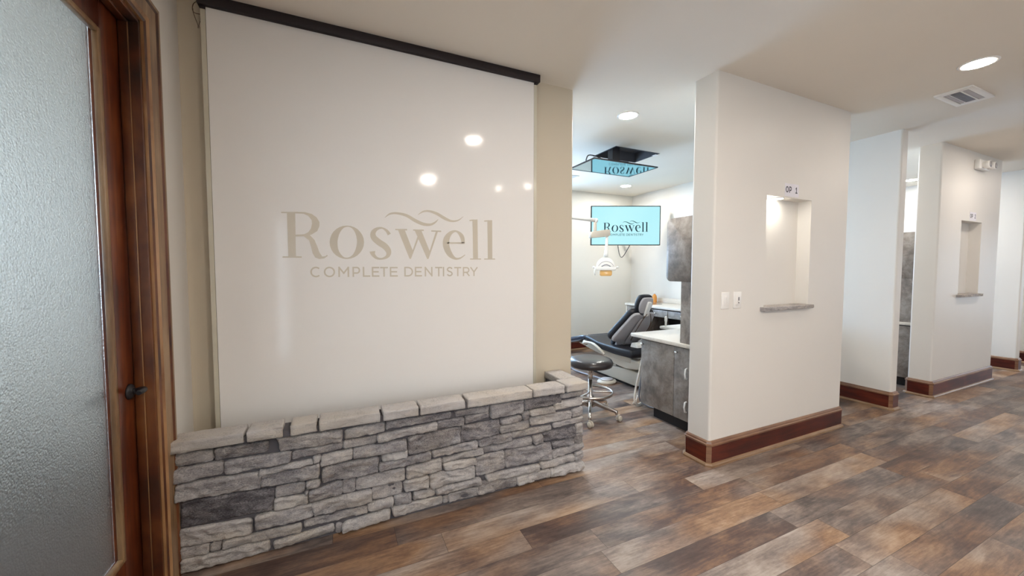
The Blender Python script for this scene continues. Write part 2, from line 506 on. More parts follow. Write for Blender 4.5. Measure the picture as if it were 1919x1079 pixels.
def sans(mb, ch, x0, z0, x1, z1, hw, place):
    x0 += hw; x1 -= hw; z0 += hw; z1 -= hw
    for st in SANS[ch]:
        pts = [(x0 + (x1 - x0) * p[0], z0 + (z1 - z0) * p[1], hw) for p in st]
        if len(pts) == 2:      # square ends
            (ax, ay, w), (bx, by, _) = pts; l = math.hypot(bx - ax, by - ay) or 1
            ux, uy = (bx - ax) / l * hw, (by - ay) / l * hw
            pts = [(ax - ux, ay - uy, w), (bx + ux, by + uy, w)]
        ribbon(mb, pts, place)
LP= [[(-624,254),(-545,259),(-545,251),(-624,248)],[(-597,251),(-558,252),(-560,13),(-596,12)],[(-623,15),(-532,16),(-532,8),(-624,7)],[(-518,126),(-490,135),(-467,109),(-454,73),(-444,40),(-430,16),(-413,19),(-405,27),(-402,20),(-420,6),(-445,2),(-465,10),(-477,33),(-485,72),(-494,106)],[(-30,189),(40,192),(40,183),(-30,182)],[(77,191),(142,193),(142,184),(77,183)],[(189,190),(252,191),(252,182),(189,182)],[(-14,183),(26,185),(76,52),(60,9),(53,9)],[(53,9),(61,9),(111,139),(103,149)],[(86,185),(127,187),(181,51),(170,10),(161,10)],[(161,10),(170,10),(231,184),(218,184)],[(292,118),(408,122),(408,112),(292,109)],[(462,271),(497,275),(499,14),(465,13)],[(441,269),(476,274),(476,266),(441,261)],[(444,16),(521,17),(521,10),(444,9)],[(567,273),(601,276),(602,15),(569,15)],[(544,270),(579,275),(579,267),(544,263)],[(543,17),(622,18),(622,11),(543,10)]]
LR= [([(-558,258),(-511,260),(-477,252),(-454,235),(-440,209),(-441,186),(-452,158),(-480,138),(-514,127),(-561,124)],[(-558,251),(-518,251),(-495,241),(-479,219),(-477,199),(-483,171),(-497,150),(-517,138),(-560,134)]),([(-208,103),(-211,81),(-218,61),(-230,42),(-245,26),(-263,14),(-282,7),(-303,4),(-323,6),(-342,13),(-359,24),(-373,39),(-383,57),(-389,77),(-391,98),(-388,119),(-381,139),(-371,157),(-356,173),(-339,185),(-320,193),(-299,196),(-279,195),(-260,189),(-242,178),(-228,163),(-217,145),(-210,125)],[(-247,99),(-250,79),(-255,60),(-262,43),(-271,29),(-282,19),(-293,13),(-305,11),(-316,13),(-326,21),(-335,32),(-343,46),(-348,63),(-350,82),(-350,102),(-347,122),(-342,140),(-335,157),(-326,171),(-316,182),(-305,188),(-293,190),(-282,188),(-271,181),(-262,170),(-255,156),(-250,139),(-247,119)])]
LV= [[(-65,154,10.4),(-79,175,8.0),(-106,191,4.8),(-136,184,8.8),(-156,162,13.6),(-154,134,16.8),(-127,107,18.4),(-92,83,18.4),(-71,53,16.0),(-77,24,10.4),(-107,8,5.6),(-138,11,7.2),(-158,31,11.2),(-163,51,16.0)],[(398,117,11.2),(387,162,13.6),(352,191,5.6),(315,179,11.2),(287,140,19.2),(285,92,20.8),(307,43,17.6),(342,15,8.0),(377,18,4.8),(410,40,2.4)],[(-89,254,0.8),(-61,277,4.8),(-21,284,6.4),(37,274,8.8),(91,245,10.4),(142,226,9.6),(185,226,7.2),(215,242,4.8),(234,262,0.8)],[(107,282,0.8),(139,304,4.8),(178,309,6.4),(226,296,8.8),(275,270,9.6),(320,255,6.4),(364,262,4.0),(400,289,0.8)]]
SL= [('C',-493,-101,-436,-41),('O',-424,-101,-366,-41),('M',-349,-100,-292,-41),('P',-274,-100,-232,-41),('L',-218,-100,-177,-41),('E',-168,-100,-126,-41),('T',-121,-100,-76,-41),('E',-65,-100,-19,-41),('D',20,-100,73,-40),('E',84,-100,128,-40),('N',145,-100,194,-40),('T',211,-100,257,-40),('I',260,-100,270,-40),('S',285,-100,327,-40),('T',336,-100,383,-40),('R',394,-100,440,-40),('Y',445,-100,496,-40)]
STONES= [(-691,571,-547,558,-546,509,-695,506,50),(-542,563,-332,558,-336,505,-541,508,35),(-295,572,-2,558,-5,498,-279,498,45),(-693,496,-515,499,-515,436,-697,435,45),(-508,493,-235,487,-242,435,-507,428,45),(-230,483,-3,497,-4,455,-231,443,40),(-372,420,-142,427,-137,404,-372,393,50),(-364,388,-111,396,-115,326,-365,333,45),(-688,426,-366,409,-369,328,-688,353,50),(-669,341,-309,316,-323,212,-676,218,12),(-307,317,-178,318,-184,264,-308,267,50),(-311,261,-166,248,-167,206,-316,203,75),(-393,199,-142,199,-144,127,-394,133,55),(-683,211,-409,188,-411,113,-681,130,72),(-527,111,-200,105,-204,58,-526,77,60),(-688,123,-576,117,-578,71,-688,74,55),(-571,115,-529,117,-539,68,-572,72,55),(-683,69,-342,61,-340,1,-683,-2,70),(-320,45,-51,59,-50,19,-318,4,60),(13,554,208,567,210,510,10,500,50),(5,493,168,489,164,451,1,455,60),(215,566,583,559,579,523,211,523,30),(170,494,499,510,499,468,169,459,50),(-140,441,-104,440,-111,404,-136,406,60),(-102,435,45,445,44,389,-105,378,65),(49,444,325,444,324,387,48,392,40),(-99,373,175,379,171,294,-99,295,38),(196,385,329,382,328,344,196,338,70),(177,336,462,345,458,302,176,292,40),(-170,318,-108,317,-112,282,-171,275,50),(-162,262,-7,286,-10,209,-163,212,42),(-179,273,-164,273,-166,248,-179,252,50),(-2,289,58,286,53,208,-4,212,50),(62,280,313,280,312,209,61,213,60),(-151,198,139,199,138,129,-140,130,60),(142,206,295,203,296,139,141,140,55),(117,127,250,127,248,77,116,88,60),(256,136,348,133,348,79,254,83,40),(-187,114,113,114,116,74,-185,81,50),(-40,57,-10,55,-21,0,-41,2,45),(-10,52,230,74,231,18,-15,-6,65),(240,79,524,63,524,18,253,13,70),(335,451,641,459,634,362,335,349,30),(501,514,660,512,658,469,501,467,30),(606,560,823,571,819,526,609,524,40),(666,514,819,524,819,484,665,472,35),(646,460,886,465,885,371,640,364,30),(469,343,744,357,742,310,472,308,50),(526,287,778,307,782,268,530,261,55),(530,257,734,251,734,217,544,211,75),(323,281,523,292,521,226,327,206,57),(309,203,449,210,446,138,311,149,60),(454,209,726,207,727,132,456,124,65),(357,127,481,122,481,78,359,83,60),(485,117,765,121,765,83,488,83,48),(531,57,561,57,561,20,531,14,50),(563,66,753,66,757,11,564,17,55),(748,362,972,363,970,316,752,317,40),(780,310,1114,309,1114,256,784,275,40),(736,252,920,256,925,143,735,134,50),(751,93,1000,76,1003,13,739,19,40),(795,129,1172,117,1170,76,807,88,60),(827,574,1052,573,1049,477,830,476,42),(1054,572,1331,570,1341,502,1054,496,20),(1331,566,1449,571,1447,529,1333,532,50),(1452,571,1514,571,1512,528,1452,530,55),(1284,506,1510,516,1510,464,1294,455,75),(1096,486,1282,486,1284,448,1100,449,50),(1046,494,1091,491,1092,430,1048,432,30),(898,462,1040,465,1043,426,902,425,50),(894,420,1096,427,1099,372,894,372,45),(1101,441,1418,433,1419,380,1110,383,60),(1422,439,1511,447,1513,390,1426,387,50),(974,367,1261,363,1261,327,978,326,50),(1273,369,1519,380,1517,342,1276,341,55),(1123,311,1196,312,1196,256,1126,262,40),(1201,317,1446,322,1447,255,1206,264,20),(1459,335,1512,334,1513,265,1460,270,62),(1432,267,1511,263,1503,201,1437,201,30),(1269,242,1437,248,1437,205,1275,197,30),(926,257,1262,248,1263,135,929,144,40),(1267,188,1521,200,1522,150,1267,138,50),(1448,134,1524,136,1525,79,1448,81,50),(1176,128,1441,129,1438,80,1179,90,55),(1004,73,1249,71,1249,12,1006,20,60),(1251,70,1523,68,1526,13,1254,11,70)]
def logo(mb, mb_wave, place):
    for q in LP: fill_poly(mb, [q], place)
    for a, b_ in LR: fill_poly(mb, [a, b_], place)
    for i, q in enumerate(LV):
        ribbon(mb_wave if i >= 2 else mb, catmull(q, 5), place)
    for ch, x0, z0, x1, z1 in SL: sans(mb, ch, x0, z0, x1, z1, 4.2, place)

# ------------------------------------------------------------------ the setting
XE, YN, YFAR = 13.2, -2.6, 5.52
XO, = (-3.4,)        # far side of the room behind the frosted door

floor = MB(); floor.box(XO - .2, XE + .2, YN - .2, YFAR + .2, -0.12, 0)
tag(floor.build('floor', M['floor']), kind='structure')

HX0, HX1, HY0, HY1 = 2.78, 3.42, 3.36, 3.77      # opening above the ceiling television
c_ = MB()
c_.box(XO - .2, HX0, YN - .2, YFAR + .2, CEIL, CEIL + .12)
c_.box(HX1, XE + .2, YN - .2, YFAR + .2, CEIL, CEIL + .12)
c_.box(HX0, HX1, YN - .2, HY0, CEIL, CEIL + .12)
c_.box(HX0, HX1, HY1, YFAR + .2, CEIL, CEIL + .12)
c_.box(HX0 - .02, HX1 + .02, HY0 - .02, HY1 + .02, CEIL + .12, CEIL + .14)
tag(c_.build('ceiling', M['ceiling']), kind='structure')

lin = MB(); t = .012  # added lining; its dark colour stands in for shade in the opening
lin.box(HX0, HX0 + t, HY0, HY1, CEIL - .003, CEIL + .118); lin.box(HX1 - t, HX1, HY0, HY1, CEIL - .003, CEIL + .118)
lin.box(HX0 + t, HX1 - t, HY0, HY0 + t, CEIL - .003, CEIL + .118); lin.box(HX0 + t, HX1 - t, HY1 - t, HY1, CEIL - .003, CEIL + .118); lin.box(HX0 + t, HX1 - t, HY0 + t, HY1 - t, CEIL + .108, CEIL + .118)
tag(lin.build('shade_trim_1', M['shade_liner']), kind='structure')
# left wall with the door opening
DY0, DY1, DZ = 1.02, 2.045, 2.385
w = MB()
w.box(XL - .14, XL, YN, -2.25, 0, CEIL); w.box(XL - .14, XL, -.75, DY0, 0, CEIL); w.box(XL - .14, XL, -2.25, -.75, 2.15, CEIL); w.box(XL - .14, XL, -2.25, -.75, 0, .08); w.box(XL - .14, XL, DY1, YB + .14, 0, CEIL); w.box(XL - .14, XL, DY0, DY1, DZ, CEIL)
tag(w.build('wall_left', M['wall']), kind='structure')
# wall behind the glass panel; ends in a rounded edge at the treatment room
w = MB(); w.prism(rounded(XL, 1.638, YB, YB + .14, .02, (0, 1, 1, 0)), 0, CEIL)
tag(w.build('wall_feature', M['tan_wall']), kind='structure')
w = MB(); x = XL - .14
fwins = [(1.85 + k * PITCH, 3.15 + k * PITCH, .95, 2.25) for k in range(3)]
for (a, b_, z0, z1) in fwins:
    w.box(x, a, YFAR, YFAR + .12, 0, CEIL); w.box(a, b_, YFAR, YFAR + .12, 0, z0); w.box(a, b_, YFAR, YFAR + .12, z1, CEIL); x = b_
w.box(x, XE, YFAR, YFAR + .12, 0, CEIL)
tag(w.build('wall_far', M['room_wall']), kind='structure')

# wall behind the camera with windows, and the end wall of the hall
wins = [(0.80, 0.95, 1.15, 2.1), (5.4, 6.9, 0.9, 2.2), (8.3, 9.8, 0.9, 2.2)]  # the two wide ones are unseen, added as soft daylight fill
w = MB(); x = XO
for (a, b_, z0, z1) in wins:
    w.box(x, a, YN - .12, YN, 0, CEIL); w.box(a, b_, YN - .12, YN, 0, z0); w.box(a, b_, YN - .12, YN, z1, CEIL); x = b_
w.box(x, XE, YN - .12, YN, 0, CEIL)
tag(w.build('wall_near', M['wall']), kind='structure')
def window(name, x0, x1, y0, y1, z0, z1, along, glow='daylight', face=1):
    root = empty(name, ((x0 + x1) / 2, (y0 + y1) / 2, z0), kind='structure')
    fr = MB(); t = .035
    if along == 'x':
        fr.box(x0, x0 + t, y0, y1, z0, z1); fr.box(x1 - t, x1, y0, y1, z0, z1)
        fr.box(x0 + t, x1 - t, y0, y1, z0, z0 + t); fr.box(x0 + t, x1 - t, y0, y1, z1 - t, z1)
        p = MB().box(x0 + t, x1 - t, y0 + .06, y0 + .07, z0 + t, z1 - t)
    else:
        fr.box(x0, x1, y0, y0 + t, z0, z1); fr.box(x0, x1, y1 - t, y1, z0, z1)
        fr.box(x0, x1, y0 + t, y1 - t, z0, z0 + t); fr.box(x0, x1, y0 + t, y1 - t, z1 - t, z1)
        p = MB().box(*((x0 + .06, x0 + .07) if along == 'w' or glow == 'daylight_side' else (x1 - .03, x1 - .02)), y0 + t, y1 - t, z0 + t, z1 - t)
    fr.build('window_frame', M['white_trim'], root); p.build('window_pane', M[glow], root)
for i, (a, b_, z0, z1) in enumerate(wins): window('window_%d' % (i + 1), a, b_, YN - .12, YN, z0, z1, 'x')
for i, (a, b_, z0, z1) in enumerate(fwins): window('window_%d' % (i + 6), a, b_, YFAR, YFAR + .12, z0, z1, 'x', 'daylight_room')
window('window_9', XL - .14, XL, -2.25, -.75, .08, 2.15, 'w', 'fill_entry')  # added, unseen: diffuse light for the panel side, set at its bluish reflection
EY0, EY1, EZ0, EZ1 = -1.1, 1.0, 0.25, 2.2
w = MB(); w.box(XE, XE + .12, YN, EY0, 0, CEIL); w.box(XE, XE + .12, EY1, YFAR, 0, CEIL); w.box(XE, XE + .12, EY0, EY1, 0, EZ0); w.box(XE, XE + .12, EY0, EY1, EZ1, CEIL)
tag(w.build('wall_right', M['wall']), kind='structure')
window('window_4', XE, XE + .12, EY0, EY1, EZ0, EZ1, 'y')

# room behind the frosted door
w = MB(); w.box(XO - .12, XO, YN, YFAR, 0, 1.05); w.box(XO - .12, XO, YN, YFAR, 2.45, CEIL)
w.box(XO - .12, XO, YN, -1.2, 1.05, 2.45); w.box(XO - .12, XO, 3.6, YFAR, 1.05, 2.45)
tag(w.build('wall_outer', M['room_wall']), kind='structure')
window('window_5', XO - .12, XO - .0, -1.2, 3.6, 1.05, 2.45, 'y', 'daylight_side')
bn = empty('bench', (-1.75, 1.3, 0), 'dark low bench blurred behind the frosted door glass', 'bench')
MB().box(-2.0, -1.5, -.2, 2.9, .40, .46, .01).build('seat', M['black_metal'], bn)
for yy_ in (-.1, 2.8): MB().box(-1.98, -1.52, yy_ - .03, yy_ + .03, 0, .40, .004).build('leg', M['black_metal'], bn)
w = MB(); w.box(XO, XL - .14, 4.0, 4.12, 0, CEIL)
tag(w.build('wall_side', M['room_wall']), kind='structure')

# baseboard profile swept around an outline (outline listed so that the outside is on the right)
BASE = [(0, 0), (.018, 0), (.018, .142), (.023, .147), (.023, .156), (.016, .160), (.013, .170), (.006, .178), (0, .178)]
CAPZ = .140
SHOE = [(.018, 0), (.034, 0), (.034, .012), (.028, .021), (.018, .025)]
def offset(pts, d, closed):
    n = len(pts); out = []
    for i, p in enumerate(pts):
        a = pts[i - 1] if (closed or i > 0) else None
        c = pts[(i + 1) % n] if (closed or i < n - 1) else None
        ns = []
        for u, v in ((a, p), (p, c)):
            if u is None or v is None: continue
            dx, dy = v[0] - u[0], v[1] - u[1]; l = math.hypot(dx, dy)
            ns.append((dy / l, -dx / l))
        if len(ns) == 1: nx, ny = ns[0]
        else:
            nx, ny = ns[0][0] + ns[1][0], ns[0][1] + ns[1][1]; l2 = nx * nx + ny * ny
            nx, ny = 2 * nx / l2, 2 * ny / l2
        out.append((p[0] + nx * d, p[1] + ny * d))
    return out
def sweep(mb, pts, prof, closed, short=0.05):
    rings = [[mb.bm.verts.new((q[0], q[1], z)) for q in offset(pts, d, closed)] for d, z in prof]
    n = len(pts)
    for j in range(len(prof)):
        a, b_ = rings[j], rings[(j + 1) % len(prof)]
        cap = prof[j][1] >= CAPZ and prof[(j + 1) % len(prof)][1] >= CAPZ
        for i in range(n if closed else n - 1):
            k = (i + 1) % n
            seglen = math.hypot(pts[k][0] - pts[i][0], pts[k][1] - pts[i][1])
            if len(mb.mats) > 1: mb.cur = 1 if (cap or seglen < short) else 0
            mb.face((a[i], a[k], b_[k], b_[i]))
    mb.cur = 0
    if not closed:
        mb.face([r[0] for r in rings]); mb.face([r[-1] for r in rings][::-1])
def baseboard(name, pts, closed):
    mb = MB(); mb.mat(M['base_wood']); mb.mat(M['base_cap']); mb.cur = 0
    sweep(mb, pts, BASE, closed)
    o = tag(mb.build(name), kind='structure')
    s = MB(); sweep(s, pts, SHOE, closed); s.build('shoe_moulding', M['shoe_wood'], o)
    return o
def chamfer(x0, x1, y0, y1, c=.014):
    # anticlockwise so that the outside is on the right of every edge
    return [(x0 + c, y0), (x1 - c, y0), (x1, y0 + c), (x1, y1 - c), (x1 - c, y1), (x0 + c, y1), (x0, y1 - c), (x0, y0 + c)]

# three pillars, each with a niche towards the hall
PX0, PX1, PY1 = 2.363, 4.045, 2.005
NX0, NX1, NZ0, NZ1, ND = 2.925, 3.50, 1.107, 1.952, .10
names = ['pillar_near', 'pillar_middle', 'pillar_distant']
for k in range(3):
    o = k * PITCH
    w = MB()
    r_ = .016
    w.prism(rounded(PX0 + o, NX0 + o, YF, PY1, r_, (1, 0, 0, 1)), 0, CEIL)
    w.prism(rounded(NX1 + o, PX1 + o, YF, PY1, r_, (0, 1, 1, 0)), 0, CEIL)
    w.box(NX0 + o, NX1 + o, YF, PY1, 0, NZ0); w.box(NX0 + o, NX1 + o, YF, PY1, NZ1, CEIL)
    w.box(NX0 + o, NX1 + o, YF + ND, PY1, NZ0, NZ1)
    tag(w.build('wall_' + names[k], M['wall']), kind='structure')
    baseboard('baseboard_' + names[k], chamfer(PX0 + o, PX1 + o, YF, PY1), True)
# partitions between the treatment rooms
pn = ['partition_first', 'partition_near', 'partition_middle', 'partition_distant']
for k in range(4):
    x0 = 1.48 + k * PITCH; x1 = x0 + .12
    w = MB()
    if k == 0: w.box(x0, x1, YB + .14, YFAR, 0, CEIL)
    else: w.prism(rounded(x0, x1, YF, YFAR, .016, (1, 1, 0, 0)), 0, CEIL)
    tag(w.build('wall_' + pn[k], M['wall'] if k else M['room_wall']), kind='structure')
    if k:
        c = .014
        baseboard('baseboard_' + pn[k], [(x0, YFAR - .03), (x0, YF + c), (x0 + c, YF), (x1 - c, YF), (x1, YF + c), (x1, YFAR - .03)], False)
for k in range(3):
    baseboard('baseboard_far_%s' % ('near', 'middle', 'distant')[k], [(1.60 + .04 + k * PITCH, YFAR), (4.96 - .04 + k * PITCH, YFAR)], False)
tag(MB().box(XL, XL + .018, -.72, DY0 - .12, 0, .178, .003).build('baseboard_left', M['base_wood']), kind='structure')

# ------------------------------------------------------------------ door
door = empty('door_1', (-.77, 1.53, 0), kind='structure')
dxo, dxi = -.815, -.772         # far and near faces of the slab
gy0, gy1, gz0, gz1 = DY0 + .135, 1.905, .27, 2.262
sl = MB()
sl.box(dxo, dxi, DY0 + .02, gy0, .012, 2.375, .002); sl.box(dxo, dxi, gy1, DY1 - .012, .012, 2.375, .002)
sl.box(dxo, dxi, gy0, gy1, gz1, 2.375, .002); sl.box(dxo, dxi, gy0, gy1, .012, gz0, .002)
slab = sl.build('door_slab', M['door_wood'], door)
bd = MB(); t = .020
for xa, xb in ((dxi - .016, dxi + .004),):
    bd.box(xa, xb, gy0, gy0 + t, gz0, gz1, .004); bd.box(xa, xb, gy1 - t, gy1, gz0, gz1, .004)
    bd.box(xa, xb, gy0 + t, gy1 - t, gz1 - t, gz1, .004); bd.box(xa, xb, gy0 + t, gy1 - t, gz0, gz0 + t, .004)
bd.build('glazing_bead', M['casing_wood'], slab)
tag(MB().box(-.806, -.800, gy0 + .006, gy1 - .006, gz0 + .006, gz1 - .006).build('glass_pane', M['frosted'], door), label='frosted glass pane')
# jamb with a stop and a bead line
jb = MB()
jb.box(XL - .15, XL + .002, DY1 - .012 + .0, DY1 + .02, 0, DZ + .02, .002)
jb.box(XL - .15, XL + .002, DY0 - .02, DY0 + .012, 0, DZ + .02, .002)
jb.box(XL - .15, XL + .002, DY0, DY1, DZ - .012, DZ + .02, .002)
jamb = jb.build('door_jamb', M['jamb_wood'], door)
sp = MB()
sp.box(-.768, -.738, DY1 - .022, DY1 - .010, 0, DZ - .012, .003); sp.box(-.768, -.738, DY0 + .010, DY0 + .022, 0, DZ - .012, .003)
sp.box(-.768, -.738, DY0 + .012, DY1 - .012, DZ - .022, DZ - .010, .003)
sp.build('door_stop', M['jamb_wood'], jamb)
bl = MB()
bl.tube([(-.7385, DY1 - .0215, 0.0), (-.7385, DY1 - .0215, DZ - .022)], .0016, 6)
bl.build('jamb_bead', M['bead_wood'], jamb)
# casing on the hall side: stepped profile with mitred corners
cs = MB(); cs.mat(M['jamb_wood']); cs.mat(M['casing_wood']); cs.mat(M['bead_wood'])
CP = [(0, .0), (0, .012), (.012, .016), (.018, .010), (.030, .020), (.082, .024), (.090, .030), (.104, .030), (.110, .016), (.110, 0)]   # (offset from opening, stand-off)
rings = []
for (u, d) in CP:
    rings.append([cs.bm.verts.new(p) for p in ((XL + d, DY0 - .004 - u, 0), (XL + d, DY0 - .004 - u, DZ + .004 + u), (XL + d, DY1 + .004 + u, DZ + .004 + u), (XL + d, DY1 + .004 + u, 0))])
for j in range(len(CP) - 1):
    cs.cur = {0: 2, 1: 0, 2: 0, 3: 2, 4: 1, 5: 0, 6: 1, 7: 0, 8: 0}[j]
    for i in range(3): cs.face((rings[j][i], rings[j][i + 1], rings[j + 1][i + 1], rings[j + 1][i]))
cs.build('door_casing', None, door)
# lever handles on both faces
def lever(side):
    x = dxi if side > 0 else dxo
    hd = MB(); hy, hz = 1.990, .905
    hd.lathe([(.0, 0), (.031, 0), (.031, .004 * side), (.027, .010 * side), (.012, .014 * side), (.011, .045 * side), (.0, .046 * side)], (x, hy, hz), 24, 'x')
    xx_ = x + .048 * side
    if side > 0:
        hd.tube([(x + .008, hy, hz), (x + .020, hy, hz), (x + .038, hy - .002, hz + .004), (x + .050, hy - .018, hz + .008), (x + .052, hy - .040, hz + .008), (x + .051, hy - .060, hz + .006)], [.014, .012, .013, .013, .012, .009], 12)
    else:
        hd.tube([(x - .03, hy, hz), (xx_, hy - .01, hz), (xx_ - .004, hy - .05, hz - .004), (xx_ - .002, hy - .095, hz - .006), (xx_ - .002, hy - .125, hz)], [.010, .011, .010, .009, .008], 12)
    return hd.build('lever_handle', M['black_metal'], door)
tag(lever(1), label='black lever handle'); tag(lever(-1), label='black lever handle on the far face')

# ------------------------------------------------------------------ stone planter wall
def set_tone(o, tones):
    a = o.data.attributes.new('tone', 'FLOAT', 'POINT')
    a.data.foreach_set('value', tones)

def stone_face(bm, tones, quad, tone, mapf, seed, cell=.0075, prot=.0):
    TL, TR, BR, BL = quad
    wdt = max(math.dist(TL, TR), math.dist(BL, BR)); hgt = max(math.dist(TL, BL), math.dist(TR, BR))
    nx = max(4, int(wdt / cell)); nz = max(4, int(hgt / cell))
    rnd = random.Random(seed)
    dd = rnd.uniform(-.008, .016) + prot
    tilt = rnd.uniform(-.008, .008); tilz = rnd.uniform(-.007, .007)
    grid = []
    for j in range(nz + 1):
        rowv = []
        for i in range(nx + 1):
            u, v = i / nx, j / nz
            x = (1 - v) * ((1 - u) * TL[0] + u * TR[0]) + v * ((1 - u) * BL[0] + u * BR[0])
            z = (1 - v) * ((1 - u) * TL[1] + u * TR[1]) + v * ((1 - u) * BL[1] + u * BR[1])
            ex_ = min(u, 1 - u) * wdt; ez_ = min(v, 1 - v) * hgt
            e_ = min(ex_, ez_)
            # irregular outline
            wob = noise.noise(Vector((x * 22, z * 22, seed * 1.7))) * .0055 + noise.noise(Vector((x * 70, z * 70, seed * 1.7))) * .0025
            k_ = max(0.0, 1 - e_ / .02)
            cx_, cz_ = (TL[0] + BR[0]) / 2, (TL[1] + BR[1]) / 2
            sx = -1 if u > .5 else 1; sz = 1 if v > .5 else -1
            if ex_ <= ez_ + .02: x += sx * (abs(wob) + .0012) * k_ * (1 if ex_ < .02 else 0)
            if ez_ <= ex_ + .02: z += sz * (abs(wob) * .8 + .0012) * k_ * (1 if ez_ < .02 else 0)
            # corner rounding
            if ex_ < .012 and ez_ < .012:
                q = (1 - ex_ / .012) * (1 - ez_ / .012) * .005; x += sx * q; z += sz * q
            rnd_e = min(1.0, e_ / .006)
            prof = math.sqrt(max(0.0, 1 - (1 - rnd_e) ** 2))
            f1 = noise.fractal(Vector((x * 9 + seed, z * 16, seed * .37)), 1.0, 2.0, 4)
            f3 = noise.fractal(Vector((x * 42 + seed, z * 60, seed * .9)), 1.0, 2.0, 3)
            ridg = abs(noise.noise(Vector((x * 14, z * 34 + seed, seed))))
            chip = max(0.0, noise.noise(Vector((x * 30, z * 30, seed * 2.1))) - .25) * .012 * (1 - min(1, e_ / .03))
            d = -.010 + .017 * prof + dd * prof + (f1 * .013 + f3 * .006 - ridg * .015 + tilt * (u - .5) * 2 + tilz * (v - .5)) * prof - chip
            rowv.append(bm.verts.new(mapf(x, z, d)))
            tones.append(min(1, max(0, tone + .14 * f1)))
        grid.append(rowv)
    for j in range(nz):
        for i in range(nx):
            f = bm.faces.new((grid[j][i], grid[j + 1][i], grid[j + 1][i + 1], grid[j][i + 1])); f.smooth = True
    # skirts
    ring = [grid[0][i] for i in range(nx + 1)] + [grid[j][nx] for j in range(1, nz + 1)] + [grid[nz][i] for i in range(nx - 1, -1, -1)] + [grid[j][0] for j in range(nz - 1, 0, -1)]
    return ring

def add_skirt(bm, ring, tones, depth_vec, tone):
    back = []
    for v in ring:
        back.append(bm.verts.new(v.co + depth_vec)); tones.append(tone)
    n = len(ring)
    for i in range(n): bm.faces.new((ring[i], ring[(i + 1) % n], back[(i + 1) % n], back[i]))

planter = empty('stone_planter', (.42, 2.15, 0), 'low grey ledgestone wall with a pale cap under the white glass panel', 'stone wall')
mb = MB(); tones = []
for i, s_ in enumerate(STONES):
    q = [(s_[2 * k] / 1000, max(.004, s_[2 * k + 1] / 1000)) for k in range(4)]
    q = [(x, min(z, .574)) for x, z in q]
    tone = s_[8] / 100
    gx, gz = .0065, .005
    q = [(q[0][0] - gx, min(.576, q[0][1] + gz)), (q[1][0] + gx, min(.576, q[1][1] + gz)), (q[2][0] + gx, max(.002, q[2][1] - gz)), (q[3][0] - gx, max(.002, q[3][1] - gz))]
    q = [(max(-.700, min(1.522, a)), b_) for a, b_ in q]
    # stay behind the glaze of the end wall
    ring = stone_face(mb.bm, tones, q, tone, lambda x, z, d: Vector((x, 2.136 - d, z)), i * 3.1 + 1)
    add_skirt(mb.bm, ring, tones, Vector((0, .026, 0)), tone * .8)
# end of the return, facing the treatment room
rr = random.Random(4); z = .004; i = 300
while z < .55:
    hh_ = rr.choice((.045, .055, .07, .09)); hh_ = min(hh_, .572 - z); y = 2.150
    while y < 2.44:
        l_ = rr.uniform(.09, .2); l_ = min(l_, 2.462 - y) if 2.462 - y - l_ > .05 else 2.462 - y
        q = [(y, z + hh_ - .004), (y + l_ - .004, z + hh_ - .004), (y + l_ - .004, z), (y, z)]
        tn = rr.uniform(.3, .65)
        ring = stone_face(mb.bm, tones, q, tn, lambda a, z_, d: Vector((1.500 + d, a, z_)), i, cell=.014)
        add_skirt(mb.bm, ring, tones, Vector((-.02, 0, 0)), tn * .8)
        y += l_; i += 1
    z += hh_
for v in mb.bm.verts[:0]: pass
st = mb.build('ledgestone_face', M['stone'], planter); set_tone(st, tones)
mo = MB()
mo.box(-.700, 1.495, 2.152, 2.235, 0, .578); mo.box(1.40, 1.495, 2.235, 2.462, 0, .578)
mo.build('mortar_core', M['mortar'], planter)

